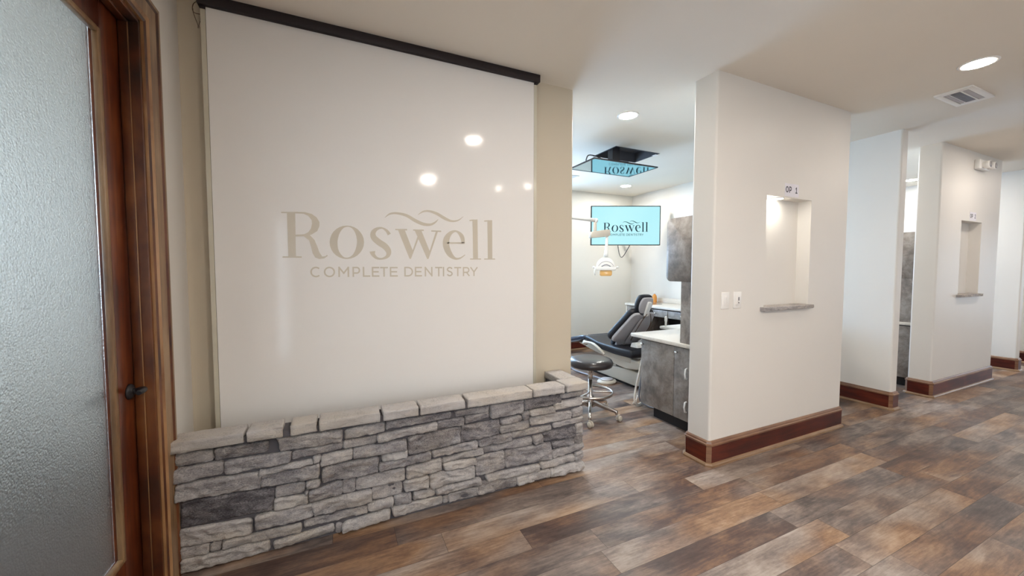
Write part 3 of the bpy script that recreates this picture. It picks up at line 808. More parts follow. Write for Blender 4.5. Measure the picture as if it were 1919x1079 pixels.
def rock_box(name, x0, x1, y0, y1, z0, z1, seed, tone, parent, cell=.009, cutx=0.0):
    t = bmesh.new(); tn = []
    nx, ny, nz = max(2, int((x1 - x0) / cell)), max(2, int((y1 - y0) / cell)), 4
    vm = {}
    def V(i, j, k):
        if (i, j, k) in vm: return vm[(i, j, k)]
        x = x0 + (x1 - x0) * i / nx; y = y0 + (y1 - y0) * j / ny; z = z0 + (z1 - z0) * k / nz
        p = Vector((x, y, z))
        f1 = noise.fractal(Vector((x * 12 + seed, y * 12, z * 20)), 1.0, 2.0, 4)
        f2 = noise.noise(Vector((x * 26 + seed, y * 26, z * 26 + 9)))
        wx = min(i, nx - i) == 0; wy = min(j, ny - j) == 0; wz = min(k, nz - k) == 0
        inx = (1 if i == 0 else -1) if wx else 0; iny = (1 if j == 0 else -1) if wy else 0; inz = (1 if k == 0 else -1) if wz else 0
        am = .0045
        if j == 0:
            p.y += am * 1.8 * (f1 + .3) + .008 * max(0, f2 - .1) + .006 * noise.noise(Vector((x * 55, seed, z * 80)))
            p.x += cutx * 0
        elif wy: p.y += iny * am * .5 * abs(f1)
        if wx: p.x += inx * (.002 + am * abs(f2))
        if wz:
            p.z += inz * am * .45 * abs(f1)
            if (wx or wy): p.z += inz * (.0012 + .003 * abs(f2))
        if wx and wy: p.x += inx * .002; p.y += iny * .002
        v = t.verts.new(p); vm[(i, j, k)] = v; tn.append(min(1, max(0, tone + .12 * f1))); return v
    def Q(*c):
        f = t.faces.new([V(*q) for q in c]); f.smooth = True
    for i in range(nx):
        for j in range(ny):
            Q((i, j, 0), (i, j + 1, 0), (i + 1, j + 1, 0), (i + 1, j, 0)); Q((i, j, nz), (i + 1, j, nz), (i + 1, j + 1, nz), (i, j + 1, nz))
        for k in range(nz):
            Q((i, 0, k), (i + 1, 0, k), (i + 1, 0, k + 1), (i, 0, k + 1)); Q((i, ny, k), (i, ny, k + 1), (i + 1, ny, k + 1), (i + 1, ny, k))
    for j in range(ny):
        for k in range(nz):
            Q((0, j, k), (0, j, k + 1), (0, j + 1, k + 1), (0, j + 1, k)); Q((nx, j, k), (nx, j + 1, k), (nx, j + 1, k + 1), (nx, j, k + 1))
    m_ = MB(); m_.bm.free(); m_.bm = t
    t.verts.index_update()
    o = m_.build(name, M['stone'], parent); set_tone(o, tn); return o

caps = [(-.700, -.421), (-.414, -.263), (-.237, -.114), (-.110, .188), (.196, .390), (.395, .660), (.670, 1.104), (1.108, 1.345)]
for i, (a, b_) in enumerate(caps):
    rock_box('cap_stone', a, b_, 2.098, 2.228, .579, .630, i * 7.3, .80, planter)
rock_box('cap_stone', 1.349, 1.530, 2.092, 2.236, .580, .631, 71, .84, planter)
rock_box('cap_stone', 1.388, 1.530, 2.240, 2.464, .580, .630, 83, .80, planter)
cap_j = MB(); cap_j.box(-.695, 1.505, 2.118, 2.222, .574, .606); cap_j.build('cap_mortar', M['mortar'], planter)

# ------------------------------------------------------------------ glass panel with the logo, hanging from the dark bar
panel = empty('glass_sign_panel', (.36, 2.406, .30), 'tall glossy white glass panel with etched clinic logo behind the stone wall', 'sign')
MB().box(-.578, 1.262, 2.400, 2.412, .30, 2.6935).build('glass_sheet', M['panel'], panel)
MB().box(1.264, 1.286, 2.401, 2.411, .30, 2.682).build('clear_edge', M['edge_glass'], panel); MB().box(-.600, -.580, 2.401, 2.411, .30, 2.682).build('clear_edge', M['edge_glass'], panel)
le = MB(); wv = MB()
logo_place = lambda x, z: Vector((.345 + x / 1000, 2.3992 - LAYER[0] * 3e-5, 1.450 + z / 1000))
logo(le, wv, logo_place)
tag(le.build('logo_lettering', M['logo'], panel), label='clear etched lettering'); tag(wv.build('logo_wave', M['logo'], panel), label='clear etched wave over the lettering')
bar = empty('hanging_bar', (.36, 2.40, 2.692), 'dark brown steel bar on the ceiling that carries the white glass panel', 'bar')
MB().box(-.608, 1.300, 2.375, 2.440, 2.694, 2.7435, .002).build('rail', M['bar_black'], bar)
MB().box(1.264, 1.288, 2.390, 2.422, 2.6825, 2.694, .001).build('clamp', M['bar_black'], bar); MB().box(-.602, -.580, 2.390, 2.422, 2.6825, 2.694, .001).build('clamp', M['bar_black'], bar)
# loose wires at the left end of the bar
wr = MB()
def W3(lst, y=2.43): return [(a / 1000, y, b_ / 1000) for a, b_ in catmull(lst, 5)]
wr.tube(W3([(-600, 2732), (-618, 2727), (-631, 2715), (-637, 2698), (-637, 2679), (-629, 2669), (-611, 2668), (-590, 2664)]), .0016, 6)
wr.tube(W3([(-637, 2690), (-636, 2672), (-632, 2657), (-626, 2637), (-619, 2615), (-619, 2600)], 2.434), .0014, 6)
wr.tube(W3([(-606, 2690), (-607, 2651), (-609, 2629), (-613, 2612), (-610, 2598)], 2.427), .0010, 6)
wr.tube(W3([(-607, 2632), (-603, 2624), (-590, 2620)], 2.427), .0018, 6)
tag(wr.build('loose_wire', M['wire']), 'thin loose brown wires dangling from the left end of the dark bar', 'wire')

# ------------------------------------------------------------------ things on the pillars
def sill(o, label):
    s = rock_box('stone_sill', NX0 - .045 + o, NX1 + .018 + o, YF - .042, YF + ND - .003, NZ0 - .027, NZ0 + .004, 11 + o, .55, None)
    tag(s, label, 'sill', 'stone sills of the wall niches')
sill(0, 'rough grey stone sill in the lit niche of the near pillar')
sill(PITCH, 'rough grey stone sill in the niche of the second pillar')
nl = empty('niche_light', (3.13, YF + .05, NZ1), 'small round lamp in the top of the near pillar niche', 'lamp')
MB().lathe([(0, 0), (.046, 0), (.046, -.006), (0, -.006)], (3.13, YF + .05, NZ1)).build('lamp_ring', M['white_plastic'], nl)
MB().lathe([(0, -.0062), (.040, -.0062), (.040, -.008), (0, -.008)], (3.13, YF + .05, NZ1)).build('lamp_lens', M['puck_lens'], nl)
def op_sign(o, num, label):
    e_ = empty('room_sign', (3.22 + o, YF, 1.962), label, 'sign', 'paper room number signs')
    MB().box(3.139 + o, 3.317 + o, YF - .0015, YF - .0002, 1.962, 2.06).build('paper', M['paper'], e_)
    t_ = MB(); pl = lambda x, z: Vector((3.139 + o + x / 1000, YF - .0020 - LAYER[0] * 3e-5, 1.962 + z / 1000))
    sans(t_, 'O', 10, 28, 46, 76, 4.2, pl); t_.build('letter', M['ink'], e_)
    t_ = MB(); sans(t_, 'P', 54, 28, 84, 76, 4.2, pl); t_.build('letter', M['ink'], e_)
    t_ = MB(); sans(t_, num, 132, 28, 162, 76, 4.0, pl); t_.build('numeral', M['ink'], e_)
op_sign(0, '1', 'small white paper sign reading OP 1 above the near niche')
op_sign(PITCH, '2', 'small white paper sign reading OP 2 above the second niche')
def plate(x0, x1, dim, label):
    e_ = empty('light_switch', ((x0 + x1) / 2, YF, 1.114), label, 'switch', 'wall switches on the near pillar')
    MB().box(x0, x1, YF - .006, YF, 1.114, 1.233, .002).build('cover_plate', M['white_plastic'], e_)
    xc = (x0 + x1) / 2
    sw = MB().box(xc - .017, xc + .017, YF - .009, YF - .0055, 1.140, 1.208, .001).build('rocker', M['white_trim'], e_)
    if dim:
        MB().box(xc + .004, xc + .009, YF - .0125, YF - .0085, 1.150, 1.195, .0008).build('dimmer_slot', M['ink'], sw)
        MB().box(xc - .001, xc + .013, YF - .016, YF - .012, 1.158, 1.170, .001).build('dimmer_slider', M['white_plastic'], sw)
    else:
        MB().box(xc - .012, xc + .012, YF - .0115, YF - .0085, 1.150, 1.196, .001).build('paddle', M['white_plastic'], sw)
plate(2.449, 2.528, False, 'plain white rocker switch nearest the pillar corner')
plate(2.578, 2.660, True, 'white dimmer switch with a small slider, beside the plain switch')
# emergency light on the second pillar
em = empty('emergency_light', (6.78, YF, 2.55), 'white twin-head emergency light high on the second pillar', 'emergency light')
MB().box(6.66, 6.94, YF - .05, YF, 2.545, 2.655, .012, 3).build('housing', M['white_plastic'], em)
for dx in (-.07, .085):
    hd = MB(); hd.lathe([(0, .012), (.030, .012), (.042, -.02), (.044, -.05), (.038, -.052), (.0, -.045)], (6.80 + dx, YF - .055, 2.588), 20, 'y')
    h_ = hd.build('lamp_head', M['white_plastic'], em)
    MB().lathe([(0, -.050), (.034, -.053), (.0, -.056)], (6.80 + dx, YF - .055, 2.588), 18, 'y').build('lens', M['grey_shell'], h_)

# ------------------------------------------------------------------ ceiling fittings
def can(x, y, mat, label, group, r=.075):
    e_ = empty('ceiling_light', (x, y, CEIL), label, 'ceiling light', group)
    MB().lathe([(r + .018, 0), (r + .018, -.003), (r + .010, -.006), (r, -.005), (r, 0)], (x, y, CEIL), 36).build('trim_ring', M['white_trim'], e_)
    MB().lathe([(0, -.0020), (r, -.0020), (r, -.0040), (0, -.0040)], (x, y, CEIL), 28).build('lens', M[mat], e_)
    return e_
can(3.842, 1.055, 'soft_hall_lens', 'lit round recessed light in the hall ceiling, in front of the ceiling vent', 'round recessed ceiling lights')
for (x, y, lm) in ((1.30, .98, 'bright_hall_lens'), (1.24, -.92, 'deep_hall_lens')):
    can(x, y, lm, 'bright round recessed light in the hall, mirrored in the white glass panel', 'bright hall lights mirrored in the glass')
for (x, y) in ((6.40, 1.05), (9.0, 1.05), (11.6, 1.05), (3.84, -1.6), (6.4, -1.2), (9.0, -1.2)):
    can(x, y, 'hall_lens', 'lit round recessed light in the hall ceiling outside the picture', 'hall ceiling lights outside the picture')
for (x, y) in ((2.44, -1.09), (2.79, -.71)):
    can(x, y, 'spot_lens', 'small bright spot light mirrored in the white glass panel', 'small ceiling spots', .032)
can(2.333, 2.665, 'room_lens', 'lit round recessed light nearest the doorway, above the stool', 'round recessed ceiling lights')
can(4.23, 4.86, 'room_lens', 'lit round recessed light above the wall television', 'round recessed ceiling lights')
can(7.87, 2.763, 'room_lens', 'lit round recessed light seen in the gap beside the second pillar', 'round recessed ceiling lights')
for (x, y) in ((2.333, 4.86), (5.81, 2.665), (7.7, 4.86), (9.3, 2.665), (11.3, 2.76), (9.3, 4.6)):
    can(x, y, 'room_lens', 'lit round recessed light in a treatment room, hidden behind the walls', 'treatment room lights hidden from view')
# air vent in the hall
vt = empty('ceiling_vent', (4.45, 1.285, CEIL), 'white metal air vent with dark louvres in the hall ceiling', 'vent')
vf = MB()
x0, x1, y0, y1 = 4.238, 4.660, 1.184, 1.386
for a in ((x0, x1, y0, y0 + .035), (x0, x1, y1 - .035, y1), (x0, x0 + .05, y0 + .035, y1 - .035), (x1 - .05, x1, y0 + .035, y1 - .035), (x0 + .05, x1 - .05, 1.253, 1.262), (x0 + .05, x1 - .05, 1.318, 1.324)):
    vf.box(*a, CEIL - .012, CEIL - .0005, .001)
vf.build('vent_frame', M['white_plastic'], vt)
MB().box(x0 + .048, x1 - .048, y0 + .033, y1 - .033, CEIL - .004, CEIL - .0005).build('vent_back', M['dark_recess'], vt)
lv = MB()
for k in range(13):
    xa = x0 + .06 + k * .0245
    lv.box(-.0012, .0012, 1.262, 1.318, -.006, .006, mtx=Matrix.Translation((xa, 0, CEIL - .008)) @ Matrix.Rotation(R(35), 4, 'Y'))
lv.box(x0 + .05, x1 - .05, 1.222, 1.250, CEIL - .010, CEIL - .008); lv.box(x0 + .05, x1 - .05, 1.328, 1.347, CEIL - .0102, CEIL - .008)
lv.build('louvre', M['grey_shell'], vt)
# ------------------------------------------------------------------ first treatment room
# cabinet behind the near pillar, its doors face the doorway
def rear_cabinet(label_c, label_w, label_t):
    c = empty('base_cabinet', (2.95, 2.40, 0), label_c, 'cabinet', 'weathered grey cabinets behind the pillars')
    X0, X1, Y0, Y1, H = 2.655, 3.30, 2.03, 2.800, .735
    b = MB(); b.box(X0 + .018, X1, Y0, Y1, .100, H, .001); b.build('body', M['laminate'], c)
    MB().box(X0 + .045, X1 - .02, Y0 + .01, Y1 - .13, 0, .100).build('toe_kick', M['black_kick'], c)
    for (ya, yb, ky) in ((2.404, Y1 - .002, 2.772), (2.065, 2.399, 2.368)):
        d = MB().box(X0, X0 + .017, ya, yb, .104, H - .012, .0015).build('cabinet_door', M['laminate'], c)
        MB().lathe([(0, 0), (.006, 0), (.006, -.012), (.013, -.018), (.013, -.024), (.009, -.028), (0, -.028)], (X0, ky, .680), 16, 'x').build('knob', M['knob'], d)
    MB().box(X0 + .003, X0 + .02, Y0, Y1, H - .010, H, 0).build('shadow_gap', M['dark_recess'], c)
    for z in (.515, .23):
        g = MB(); g.tube([(X0 - .001, 2.262, z - .045), (X0 - .02, 2.262, z - .04), (X0 - .028, 2.262, z), (X0 - .02, 2.262, z + .04), (X0 - .001, 2.262, z + .045)], .007, 8)
        tag(g.build('hose_hook', M['white_plastic'], c), label='white plastic hook')
    w = MB(); w.box(2.615, 3.36, 2.01, 2.905, .737, .770, .004)
    wt = tag(w.build('worktop', M['counter']), label_w, 'worktop', 'cream worktops')
    t = empty('tower_cabinet', (2.95, 2.15, .771), label_t, 'cabinet', 'tall grey storage towers on the worktops')
    b = MB(); b.box(2.635, 3.33, 2.03, 2.325, .771, 1.300); b.build('column', M['laminate'], t)
    b = MB(); b.prism(rounded(2.03, 2.487, 1.292, 1.836, .045, (0, 1, 1, 0)), 2.632, 3.33, 'x', .002, 1); b.build('upper_box', M['laminate'], t)
    g = MB(); g.box(2.600, 2.632, 2.075, 2.155, 1.70, 1.80, .008); tag(g.build('glove_dispenser', M['white_plastic'], t), label='small white dispenser')
    return c, wt, t
parts = rear_cabinet('weathered grey base cabinet with two doors behind the near pillar', 'cream worktop on the grey base cabinet behind the near pillar', 'grey tower cabinet with rounded upper box on the near worktop')
lab2 = ['grey base cabinet in the gap beside the second pillar, dark kick below', 'cream worktop edge behind the second pillar', 'tall grey cabinet tower seen in the narrow gap beside the second pillar']
for o, lb in zip(parts, lab2):
    c = copy_tree(o); c.location.x += PITCH; c['label'] = lb
    for q_ in list(c.children):
        if q_.name.startswith('glove_dispenser'): bpy.data.objects.remove(q_)
# small dark thing on the near worktop, half hidden by the tower
f_ = MB(); f_.lathe([(0, 0), (.028, 0), (.028, .012), (.020, .02), (.018, .055), (.024, .065), (.024, .075), (0, .078)], (2.72, 2.365, .771), 18)
tag(f_.build('dark_cup', M['blue_black_vinyl']), 'small dark cup on the near cream worktop against the grey tower', 'cup')

# sink counter along the right wall
sc_ = empty('sink_cabinet', (4.66, 3.9, 0), 'long grey counter cabinet with dark knee space along the right wall', 'cabinet')
CX0, CX1 = 4.335, 4.923
MB().box(CX0 + .02, CX1, 4.52, 4.915, .09, .810).build('body', M['laminate'], sc_); MB().box(CX0 + .02, CX1, 2.60, 3.10, .09, .810).build('body', M['laminate'], sc_)
b = MB(); b.box(CX0 + .004, CX1, 4.915, 4.940, 0, .812); b.build('end_panel', M['counter'], sc_)
MB().box(CX0 + .003, CX0 + .02, 4.535, 4.905, .10, .800, .0015).build('cabinet_door', M['laminate'], sc_)
for (ya, yb) in ((4.06, 4.51), (3.56, 4.05), (3.11, 3.55)):
    d = MB().box(CX0 + .003, CX1 - .1, ya, yb, .690, .795, .0015).build('drawer', M['laminate'], sc_)
    MB().lathe([(0, 0), (.006, 0), (.006, -.012), (.012, -.018), (.012, -.024), (0, -.027)], (CX0 + .003, (ya + yb) / 2, .742), 14, 'x').build('knob', M['knob'], d)
kb = MB(); kb.box(CX1 - .06, CX1 - .03, 3.10, 4.52, .0, .80); kb.build('knee_space_back', M['dark_recess'], sc_)
MB().box(CX0 + .05, CX1 - .02, 4.53, 4.91, 0, .09).build('toe_kick', M['black_kick'], sc_)
w = MB(); w.box(CX0 - .02, CX1, 2.58, 4.945, .812, .846, .004); w.box(CX1 - .02, CX1, 2.58, 4.945, .846, .925, .003)
wt = tag(w.build('worktop'), 'long cream worktop with backsplash along the right wall', 'worktop', 'cream worktops'); wt.data.materials.append(M['counter'])
s_ = MB(); s_.prism(rounded(4.42, 4.70, 4.46, 4.86, .08), .8462, .8490, 'z'); s_.build('sink_rim', M['chrome'], wt)
fa = empty('faucet', (4.79, 4.885, .846), 'chrome faucet on the long worktop behind the chair headrest', 'faucet')
MB().tube(catmull([(4.79, 4.885, .847), (4.79, 4.885, .92), (4.77, 4.87, .965), (4.71, 4.84, .965), (4.69, 4.83, .935)], 5), .011, 10).build('spout', M['chrome'], fa)
MB().tube([(4.79, 4.885, .88), (4.83, 4.90, .91)], .007, 8).build('handle', M['chrome'], fa)
bt = empty('soap_bottle', (4.80, 4.775, .846), 'orange soap bottle on the long cream worktop', 'bottle')
SB = (4.80, 4.775, .8462)
MB().lathe([(0, 0), (.034, 0), (.038, .01), (.038, .09), (.030, .12), (.016, .135), (.016, .145), (0, .145)], SB, 20).build('bottle_body', M['amber'], bt)
MB().lathe([(0, .145), (.018, .145), (.018, .165), (.006, .170), (.006, .19), (.0, .19)], SB, 16).build('pump', M['white_plastic'], bt)
# grey mat line on backsplash: an outlet
MB().box(CX1 - .026, CX1 - .0205, 3.96, 3.975, .85, .92).build('seam_strip', M['white_trim'], wt)

# wall television on an arm in the corner
A = Vector((3.735, 5.105)); Bv = Vector((4.762, 4.640))
dirv = (Bv - A); TW = dirv.length; dirv.normalize(); nrm = Vector((dirv.y, -dirv.x))    # towards the viewer
TZ0, TZ1 = 1.792, 2.428
yaw_t = math.atan2(dirv.y, dirv.x)
TM = Matrix.Translation((A.x, A.y, 0)) @ Matrix.Rotation(yaw_t, 4, 'Z')
tv = empty('wall_television', (4.25, 4.87, TZ0), 'large lit cyan television with clinic logo in the far room corner', 'television')
MB().box(0, TW, .0, .045, TZ0, TZ1, .004, mtx=TM).build('housing', M['black_metal'], tv)
b = MB(); f = .012
b.box(0, TW, -.006, .0, TZ0, TZ0 + f, mtx=TM); b.box(0, TW, -.006, 0, TZ1 - f, TZ1, mtx=TM); b.box(0, f, -.006, 0, TZ0 + f, TZ1 - f, mtx=TM); b.box(TW - f, TW, -.006, 0, TZ0 + f, TZ1 - f, mtx=TM)
b.build('bezel', M['black_metal'], tv)
scr = MB().box(f, TW - f, -.003, -.0005, TZ0 + f, TZ1 - f, mtx=TM).build('screen', M['lit_screen'], tv)
k_ = .585 / 1000
tl = MB(); tw_ = MB()
logo(tl, tw_, lambda x, z: TM @ Vector((TW * .50 + x * k_, -.0040 - LAYER[0] * 4e-5, 2.005 + z * k_)))
tag(tl.build('screen_lettering', M['screen_ink'], scr), label='dark teal lettering'); tag(tw_.build('screen_wave', M['screen_green'], scr), label='green teal wave')
am = MB(); am.box(TW * .5 - .15, TW * .5 + .15, .045, .075, 2.0, 2.25, mtx=TM)
cpos = TM @ Vector((TW * .5, .07, 2.12))
am.tube([cpos, (4.60, 5.15, 2.12), (4.60, 5.515, 2.12)], .022, 8); am.box(4.52, 4.68, 5.495, 5.519, 2.02, 2.22)
am.tube(catmull([(4.45, 5.0, 1.80), (4.48, 5.2, 1.62), (4.58, 5.4, 1.66), (4.62, 5.50, 1.85)], 5), .006, 6)
am.build('wall_arm', M['black_metal'], tv)

# television under the ceiling opening, screen down
ct = empty('ceiling_television', (2.83, 3.45, 2.53), 'dark television hanging flat below the ceiling, mirroring the cyan one', 'television')
cx0, cx1, cy0, cy1, cz = 2.39, 3.255, 3.22, 3.685, 2.53
b = MB(); b.box(cx0, cx1, cy0, cy1, cz, cz + .010, .002); b.box(cx0 + .12, cx1 - .12, cy0 + .10, cy1 - .08, cz + .009, cz + .036, .003); b.build('housing', M['black_metal'], ct)
b = MB(); b.box(cx0, cx1, cy0, cy0 + f, cz - .004, cz - .0002); b.box(cx0, cx1, cy1 - f, cy1, cz - .004, cz - .0002); b.box(cx0, cx0 + f, cy0 + f, cy1 - f, cz - .004, cz - .0002); b.box(cx1 - f, cx1, cy0 + f, cy1 - f, cz - .004, cz - .0002)
b.build('bezel', M['black_metal'], ct)
MB().box(cx0 + f, cx1 - f, cy0 + f, cy1 - f, cz - .002, cz - .0003).build('screen', M['dark_screen'], ct)
b = MB(); b.box(2.70, 2.95, 3.35, 3.58, cz + .036, cz + .06); b.box(2.80, 2.90, 3.44, 3.52, cz + .06, CEIL + .09); b.box(2.795, 3.05, 3.40, 3.56, CEIL + .085, CEIL + .107)
b.tube(catmull([(2.45, 3.45, cz + .04), (2.48, 3.44, cz + .10), (2.60, 3.43, cz + .09), (2.72, 3.45, cz + .05)], 5), .006, 6)
b.build('ceiling_bracket', M['black_metal'], ct)
MB().box(3.395, 3.455, 3.40, 3.46, CEIL - .004, CEIL - .0003, .001).build('x', None).name = 'ceiling_plate'
bpy.data.objects['ceiling_plate'].data.materials.append(M['white_trim']); tag(bpy.data.objects['ceiling_plate'], 'small square white plate on the ceiling beside the television opening', 'cover plate')
v2 = empty('ceiling_vent', (3.02, 4.72, CEIL), 'small white slotted air vent on the room ceiling above the chair', 'vent')
b = MB(); b.box(2.86, 3.17, 4.62, 4.80, CEIL - .008, CEIL - .0005, .001); b.build('vent_frame', M['white_plastic'], v2)
b = MB(); [b.box(2.885, 3.145, 4.645 + k * .03, 4.655 + k * .03, CEIL - .0095, CEIL - .0078) for k in range(5)]; b.build('slot', M['grey_shell'], v2)

# operating light: ceiling post out of view, arm, drop tube, head
ol = empty('dental_light', (2.31, 3.5, CEIL), 'white dental operating light on a jointed arm in front of the cyan television', 'lamp')
b = MB(); b.lathe([(0, 0), (.07, 0), (.07, -.02), (.025, -.03), (.025, -.80), (0, -.80)], (1.86, 3.50, CEIL), 20); b.build('ceiling_post', M['cream_plastic'], ol)
b = MB(); b.tube([(1.86, 3.50, 1.955), (2.30, 3.50, 1.965), (2.62, 3.50, 1.945)], [.026, .024, .020], 12); b.lathe([(0, .025), (.022, .02), (.026, 0), (.022, -.02), (0, -.025)], (2.625, 3.50, 1.945), 16); b.build('upper_arm', M['white_plastic'], ol)
b = MB(); b.tube([(2.62, 3.50, 1.94), (2.615, 3.50, 1.83), (2.61, 3.50, 1.79)], [.017, .019, .022], 12); b.build('drop_tube', M['cream_plastic'], ol)
b = MB(); b.prism([(2.545, 1.755), (2.56, 1.815), (2.77, 1.850), (2.81, 1.845), (2.815, 1.785), (2.785, 1.770), (2.56, 1.745)], 3.475, 3.525, 'y', .006); b.build('spring_arm', M['cream_plastic'], ol)
b = MB(); b.tube([(2.785, 3.50, 1.80), (2.780, 3.50, 1.66), (2.775, 3.50, 1.58), (2.772, 3.50, 1.545)], [.015, .016, .021, .026], 12); b.build('lower_tube', M['white_plastic'], ol)
hx, hy, hz = 2.770, 3.50, 1.435
HM = Matrix.Translation((hx, hy, hz)) @ Matrix.Rotation(R(-34), 4, 'Z')
half_disc = [(.104 * math.cos(R(a)), .118 * math.sin(R(a)) - .012) for a in range(0, 181, 9)]
b = MB(); b.prism([(.104, -.03)] + half_disc + [(-.104, -.03)], -.025, .035, 'y', .018, 4, mtx=HM @ Matrix.Rotation(R(-12), 4, 'X'))
hd = b.build('lamp_head', M['white_plastic'], ol)
b = MB(); b.prism(rounded(-.112, .112, -.048, -.010, .014), -.055, .030, 'y', .004, mtx=HM); b.build('grip_bar', M['white_plastic'], hd)
for sx_ in (-1, 1):
    b = MB(); b.tube([(sx_ * .108, -.01, -.02), (sx_ * .142, -.012, -.010)], [.010, .014], 10)
    if sx_ < 0: b.tube([(-.118, -.02, -.02), (-.126, -.02, -.06), (-.118, -.02, -.105)], [.008, .008, .005], 8)
    bmesh.ops.transform(b.bm, matrix=HM, verts=b.bm.verts[:]); b.build('handle', M['white_plastic'], hd)
b = MB(); b.prism(rounded(-.068, .068, -.112, -.045, .02), -.040, -.015, 'y', .004, mtx=HM); b.build('amber_shield', M['shield'], hd)
b = MB(); b.tube(catmull([(-.085, -.058, .0), (-.05, -.056, .038), (0, -.056, .052), (.05, -.056, .038), (.085, -.058, 0)], 5), .004, 6); bmesh.ops.transform(b.bm, matrix=HM, verts=b.bm.verts[:]); b.build('reflector_rib', M['grey_shell'], hd)
b = MB(); b.tube(catmull([(-.05, -.056, -.004), (0, -.058, .016), (.05, -.056, -.004)], 5), .006, 6); bmesh.ops.transform(b.bm, matrix=HM, verts=b.bm.verts[:]); b.build('reflector_rib', M['hose_grey'], hd)

# ---- dental chair, head towards the near worktop, feet towards the far wall
CXm = 3.245
ch = empty('dental_chair', (CXm, 3.8, 0), 'dental chair with black cushions and grey backrest shell, headrest up', 'dental chair')
def side_prism(prof, xa, xb, mat, name, parent, bev=.015, seg=3):
    b = MB(); b.prism(prof, xa, xb, 'x', bev, seg); return b.build(name, M[mat], parent)
seat = side_prism([(3.31, .385), (3.30, .44), (3.34, .478), (3.60, .468), (3.92, .475), (4.12, .508), (4.20, .512), (4.22, .47), (4.10, .418), (3.90, .388), (3.6, .375)], CXm - .255, CXm + .255, 'black_vinyl', 'seat_cushion', ch, .025, 4)
side_prism([(4.205, .47), (4.205, .512), (4.30, .500), (4.60, .425), (4.92, .33), (4.95, .29), (4.90, .265), (4.60, .35), (4.30, .425)], CXm - .245, CXm + .245, 'blue_black_vinyl', 'leg_rest', ch, .022, 4)
side_prism([(3.45, .372), (3.40, .35), (3.42, .30), (4.0, .30), (4.45, .36), (4.47, .38), (4.2, .405), (3.9, .374)], CXm - .17, CXm + .17, 'cream_plastic', 'under_frame', ch, .012)
# backrest: outline in the plane of the plate (across, up the back)
ax_ = Vector((0, -.60, .80)).normalized(); nr = Vector((0, ax_.z, -ax_.y)) * 1.0     # nr points to the patient side
nr = Vector((0, .80, .60)).normalized()
O_ = Vector((CXm, 3.665, .52))
def plate_mesh(outline, d0, d1, bev, O=O_, ax=ax_, n_=nr, curve=0.0, seg=3):
    b = MB(); t = MB(); t.prism(outline, d0, d1, 'z', bev, seg)
    for v in t.bm.verts:
        x, s, d = v.co
        v.co = O + Vector((1, 0, 0)) * x + ax * s + n_ * (d + curve * x * x)
    return t
def sym(half):
    return half + [(-x, y) for x, y in half[::-1]]
half = [(.10, -.13), (.155, -.115), (.175, -.06), (.18, -.03), (.215, .0), (.262, .015), (.275, .06), (.262, .13), (.235, .24), (.205, .35), (.185, .43), (.15, .475), (.09, .485), (.045, .46)]
back_out = [(x, y) for x, y in catmull(sym(half), 4)]
bk = plate_mesh(back_out, .0, .075, .025, curve=.35).build('back_cushion', M['black_vinyl'], ch)
sh = [(x * .93, .175 + (y - .175) * .95) for x, y in back_out]
shell = plate_mesh(sh, -.035, .002, .012, curve=.35).build('back_shell', M['grey_shell'], ch)
b = plate_mesh([(-.075, -.05), (.075, -.05), (.035, .40), (-.035, .40)], -.046, -.030, .006); b.build('spine_cover', M['grey_shell'], shell)
# headrest
ax2 = Vector((0, -.36, .93)).normalized(); n2_ = Vector((0, .93, .36)).normalized()
O2 = O_ + ax_ * .545 + nr * .03
hh = [(.03, -.10), (.085, -.09), (.125, -.03), (.135, .04), (.115, .105), (.07, .128)]
ho = [(x * .78 - .022, y) for x, y in catmull(sym(hh), 4)]
hr = plate_mesh(ho, -.01, .055, .022, O2, ax2, n2_, .6).build('headrest_cushion', M['black_vinyl'], ch)
hs_ = plate_mesh([(x * .86, y * .88) for x, y in ho], -.035, -.006, .010, O2, ax2, n2_, .6).build('headrest_shell', M['grey_shell'], hr)
b = plate_mesh(rounded(-.030, .025, -.11, .07, .012), -.062, -.034, .006, O2, ax2, n2_); b.build('headrest_bracket', M['white_plastic'], hr)
b = MB(); p0 = O_ + ax_ * .34 + nr * -.02; p1 = O2 + ax2 * -.06 + n2_ * -.045
b.tube([p0, p1], .012, 8); b.build('headrest_post', M['chrome'], ch)
# cover over the hinge, housing and base
side_prism([(3.40, .30), (3.38, .36), (3.40, .50), (3.44, .535), (3.50, .52), (3.53, .45), (3.54, .30)], CXm - .085, CXm + .085, 'white_plastic', 'hinge_cover', ch, .012)
side_prism([(3.30, .245), (3.26, .27), (3.27, .325), (3.30, .345), (3.75, .365), (3.90, .34), (3.92, .29), (3.80, .235), (3.5, .215)], CXm - .165, CXm + .165, 'cream_plastic', 'seat_housing', ch, .015)
bs = side_prism([(3.33, .045), (3.30, .09), (3.31, .20), (3.50, .205), (3.85, .175), (4.15, .10), (4.17, .05), (4.10, .03), (3.40, .03)], CXm - .120, CXm + .140, 'cream_plastic', 'base_body', ch, .012)
MB().box(CXm - .06, CXm + .08, 3.42, 3.80, .18, .26).build('lift_column', M['dark_recess'], ch)
MB().box(CXm - .10, CXm + .16, 3.45, 4.45, 0, .032, .006).build('floor_plate', M['dark_recess'], ch)
# armrest on the near side
b = MB(); b.tube(catmull([(CXm - .255, 3.78, .34), (CXm - .28, 3.86, .40), (CXm - .285, 3.98, .44), (CXm - .28, 4.12, .435), (CXm - .275, 4.20, .41)], 5), [.018] * 21, 10); b.lathe([(0, -.02), (.035, -.018), (.035, .018), (0, .02)], (CXm - .262, 4.18, .42), 16, 'x'); b.build('arm_bracket', M['cream_plastic'], ch)
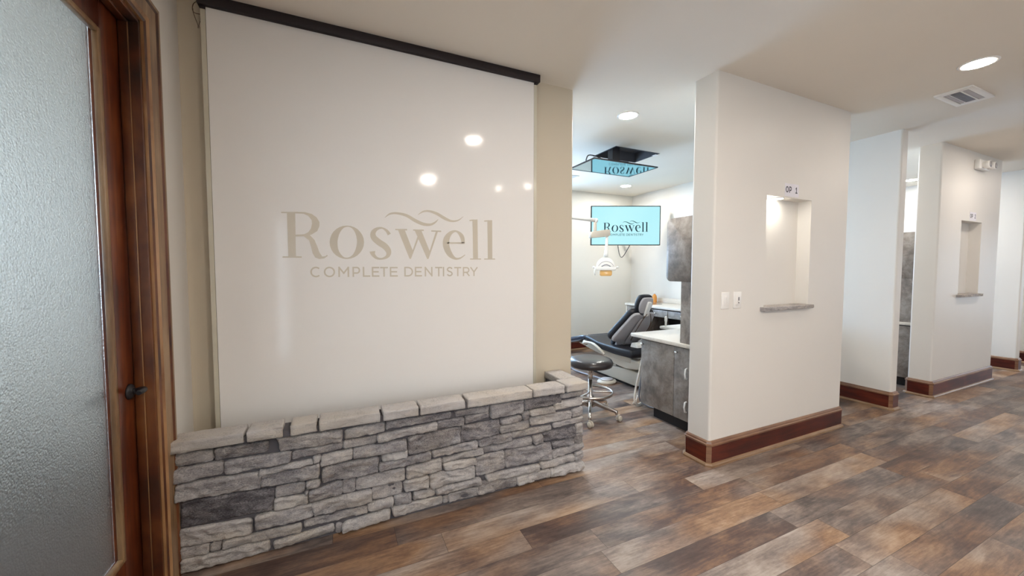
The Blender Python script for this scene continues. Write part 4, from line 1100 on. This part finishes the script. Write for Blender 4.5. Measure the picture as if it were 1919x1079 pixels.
# tubes on the back of the chair
b = MB(); pz = lambda x, s, d: tuple(O_ + Vector((x, 0, 0)) + ax_ * s + nr * d)
b.tube(catmull([pz(-.02, .50, -.06), pz(-.045, .38, -.07), pz(-.05, .22, -.075), pz(-.04, .08, -.075)], 5), .004, 6)
b.tube(catmull([pz(.03, .50, -.06), pz(.09, .40, -.075), pz(.12, .30, -.08), pz(.12, .20, -.08)], 5), .004, 6); b.build('cable', M['wire'], shell)

# foot control and its cable
fc = empty('foot_control', (3.0, 3.72, 0), 'cream oval foot control pedal on the floor beside the chair base', 'foot pedal')
b = MB(); b.lathe([(0, 0), (.125, 0), (.13, .012), (.12, .03), (.0, .034)], (0, 0, 0), 32); b.bm.verts.ensure_lookup_table()
bmesh.ops.transform(b.bm, matrix=Matrix.Translation((2.99, 3.73, .001)) @ Matrix.Diagonal((.98, .80, 1, 1)), verts=b.bm.verts[:]); b.build('pedal_disc', M['cream_plastic'], fc)
b = MB(); b.lathe([(0, 0), (.07, 0), (.066, .010), (0, .014)], (0, 0, 0), 28); bmesh.ops.transform(b.bm, matrix=Matrix.Translation((3.0, 3.74, .036)) @ Matrix.Diagonal((1.2, 1.0, 1, 1)), verts=b.bm.verts[:]); b.build('pedal_top', M['grey_shell'], fc)
b = MB(); b.tube(catmull([(2.97, 3.80, .03), (2.93, 3.98, .03), (2.93, 4.3, .012), (2.97, 4.57, .012)], 6), .011, 8); b.build('pedal_cable', M['hose_grey'], fc)
jb_ = empty('utility_box', (2.98, 4.75, 0), 'white floor utility box beyond the stool, beside the dental chair', 'utility box')
MB().box(2.80, 3.12, 4.60, 4.90, 0, .13, .02, 3).build('box_cover', M['white_plastic'], jb_)

# delivery unit: white tray behind the worktop with a handpiece
du = empty('delivery_unit', (3.62, 3.15, 0), 'white tray unit standing behind the near worktop beside the chair', 'tray unit')
MB().box(3.42, 3.95, 2.98, 3.32, .700, .735, .012, 3).build('tray', M['white_plastic'], du)
MB().tube([(3.70, 3.15, .02), (3.70, 3.15, .70)], .03, 14).build('stand_post', M['cream_plastic'], du)
MB().lathe([(0, 0), (.20, 0), (.20, .02), (.05, .045), (0, .045)], (3.70, 3.15, 0), 28).build('stand_foot', M['cream_plastic'], du)
b = MB(); b.lathe([(0, 0), (.012, 0), (.012, .05), (.016, .06), (.016, .10), (.008, .115), (0, .115)], (3.47, 3.27, .735), 14); b.build('handpiece', M['white_plastic'], du)
# suction hoses hanging beside the base cabinet
hs2 = empty('suction_hose', (2.74, 2.92, 0), 'white and grey suction hoses hanging beside the grey base cabinet', 'hose')
b = MB(); b.tube(catmull([(2.82, 2.915, .70), (2.79, 2.92, .52), (2.745, 2.92, .34), (2.70, 2.92, .17), (2.695, 2.92, .075), (2.735, 2.93, .022), (2.80, 2.95, .018), (2.85, 2.98, .03)], 6), .0105, 10); b.build('white_tube', M['hose_white'], hs2)
b = MB(); b.tube(catmull([(2.84, 2.93, .70), (2.82, 2.94, .45), (2.785, 2.94, .25), (2.77, 2.94, .10), (2.79, 2.93, .045), (2.82, 2.86, .012), (2.86, 2.75, .01)], 6), .008, 10); b.build('grey_tube', M['hose_grey'], hs2)
b = MB(); b.tube(catmull([(2.695, 2.90, .09), (2.70, 2.95, .03), (2.80, 3.02, .012), (2.86, 3.06, .06)], 6), .006, 8); b.build('thin_tube', M['hose_white'], hs2)
hb = MB(); hb.box(2.80, 2.87, 2.806, 2.94, .695, .733, .003); hb.build('hose_holder', M['white_plastic'], hs2)

# ---- stool
SX, SY = 2.155, 2.93
stl = empty('rolling_stool', (SX, SY, 0), 'round black padded stool on a five-star wheeled base behind the stone wall', 'stool')
MB().lathe([(0, .480), (.17, .480), (.198, .487), (.208, .508), (.208, .522), (.196, .545), (.17, .556), (.08, .560), (0, .560)], (SX, SY, 0), 48).build('seat_cushion', M['brown_vinyl'], stl)
MB().lathe([(0, .478), (.075, .478), (.07, .468), (.026, .435), (.022, .39), (.022, .36), (0, .36)], (SX, SY, 0), 24).build('seat_plate', M['chrome'], stl)
b = MB(); b.lathe([(0, .10), (.032, .10), (.032, .20), (.020, .205), (.020, .47), (0, .47)], (SX, SY, 0), 20); b.build('gas_column', M['chrome'], stl)
rg = MB(); RR, rz = .205, .235
prof = [(RR - .004, rz - .012), (RR + .004, rz - .012), (RR + .006, rz + .012), (RR - .006, rz + .012)]
vr_ = [[rg.bm.verts.new((SX + r * math.cos(2 * math.pi * k / 48), SY + r * math.sin(2 * math.pi * k / 48), z)) for k in range(48)] for r, z in prof]
for j in range(4):
    for k in range(48): rg.face((vr_[j][k], vr_[j][(k + 1) % 48], vr_[(j + 1) % 4][(k + 1) % 48], vr_[(j + 1) % 4][k]), True)
fr_ = rg.build('foot_ring', M['chrome'], stl)
b = MB()
for a in (-30, 90, 210):
    ca, sa = math.cos(R(a)), math.sin(R(a))
    b.box(.028, RR - .003, -.010, .010, rz - .006, rz + .008, .002, mtx=Matrix.Translation((SX, SY, 0)) @ Matrix.Rotation(R(a), 4, 'Z'))
b.build('ring_spoke', M['chrome'], fr_)
for k in range(5):
    a = 233 + 72 * k; m4 = Matrix.Translation((SX, SY, 0)) @ Matrix.Rotation(R(a), 4, 'Z')
    b = MB(); b.prism([(.02, .085), (.02, .155), (.06, .150), (.255, .098), (.262, .085), (.262, .060), (.245, .060), (.235, .078), (.06, .108)], -.013, .013, 'y', .003, 1, mtx=m4)
    lg = b.build('leg', M['chrome'], stl)
    c_ = MB(); m5 = m4 @ Matrix.Translation((.268, 0, 0)) @ Matrix.Rotation(R(40 + 30 * k), 4, 'Z')
    for s in (-1, 1):
        q = MB(); q.lathe([(0, .006 * s), (.024, .006 * s), (.026, .010 * s), (.026, .018 * s), (.020, .022 * s), (0, .022 * s)], (.012, 0, .0265), 22, 'y')
        bmesh.ops.transform(q.bm, matrix=m5, verts=q.bm.verts[:]); c_.merge(q.bm, True)
    c_.box(-.012, .022, -.005, .005, .030, .062, .002, mtx=m5)
    c_.build('caster', M['cream_plastic'], lg)
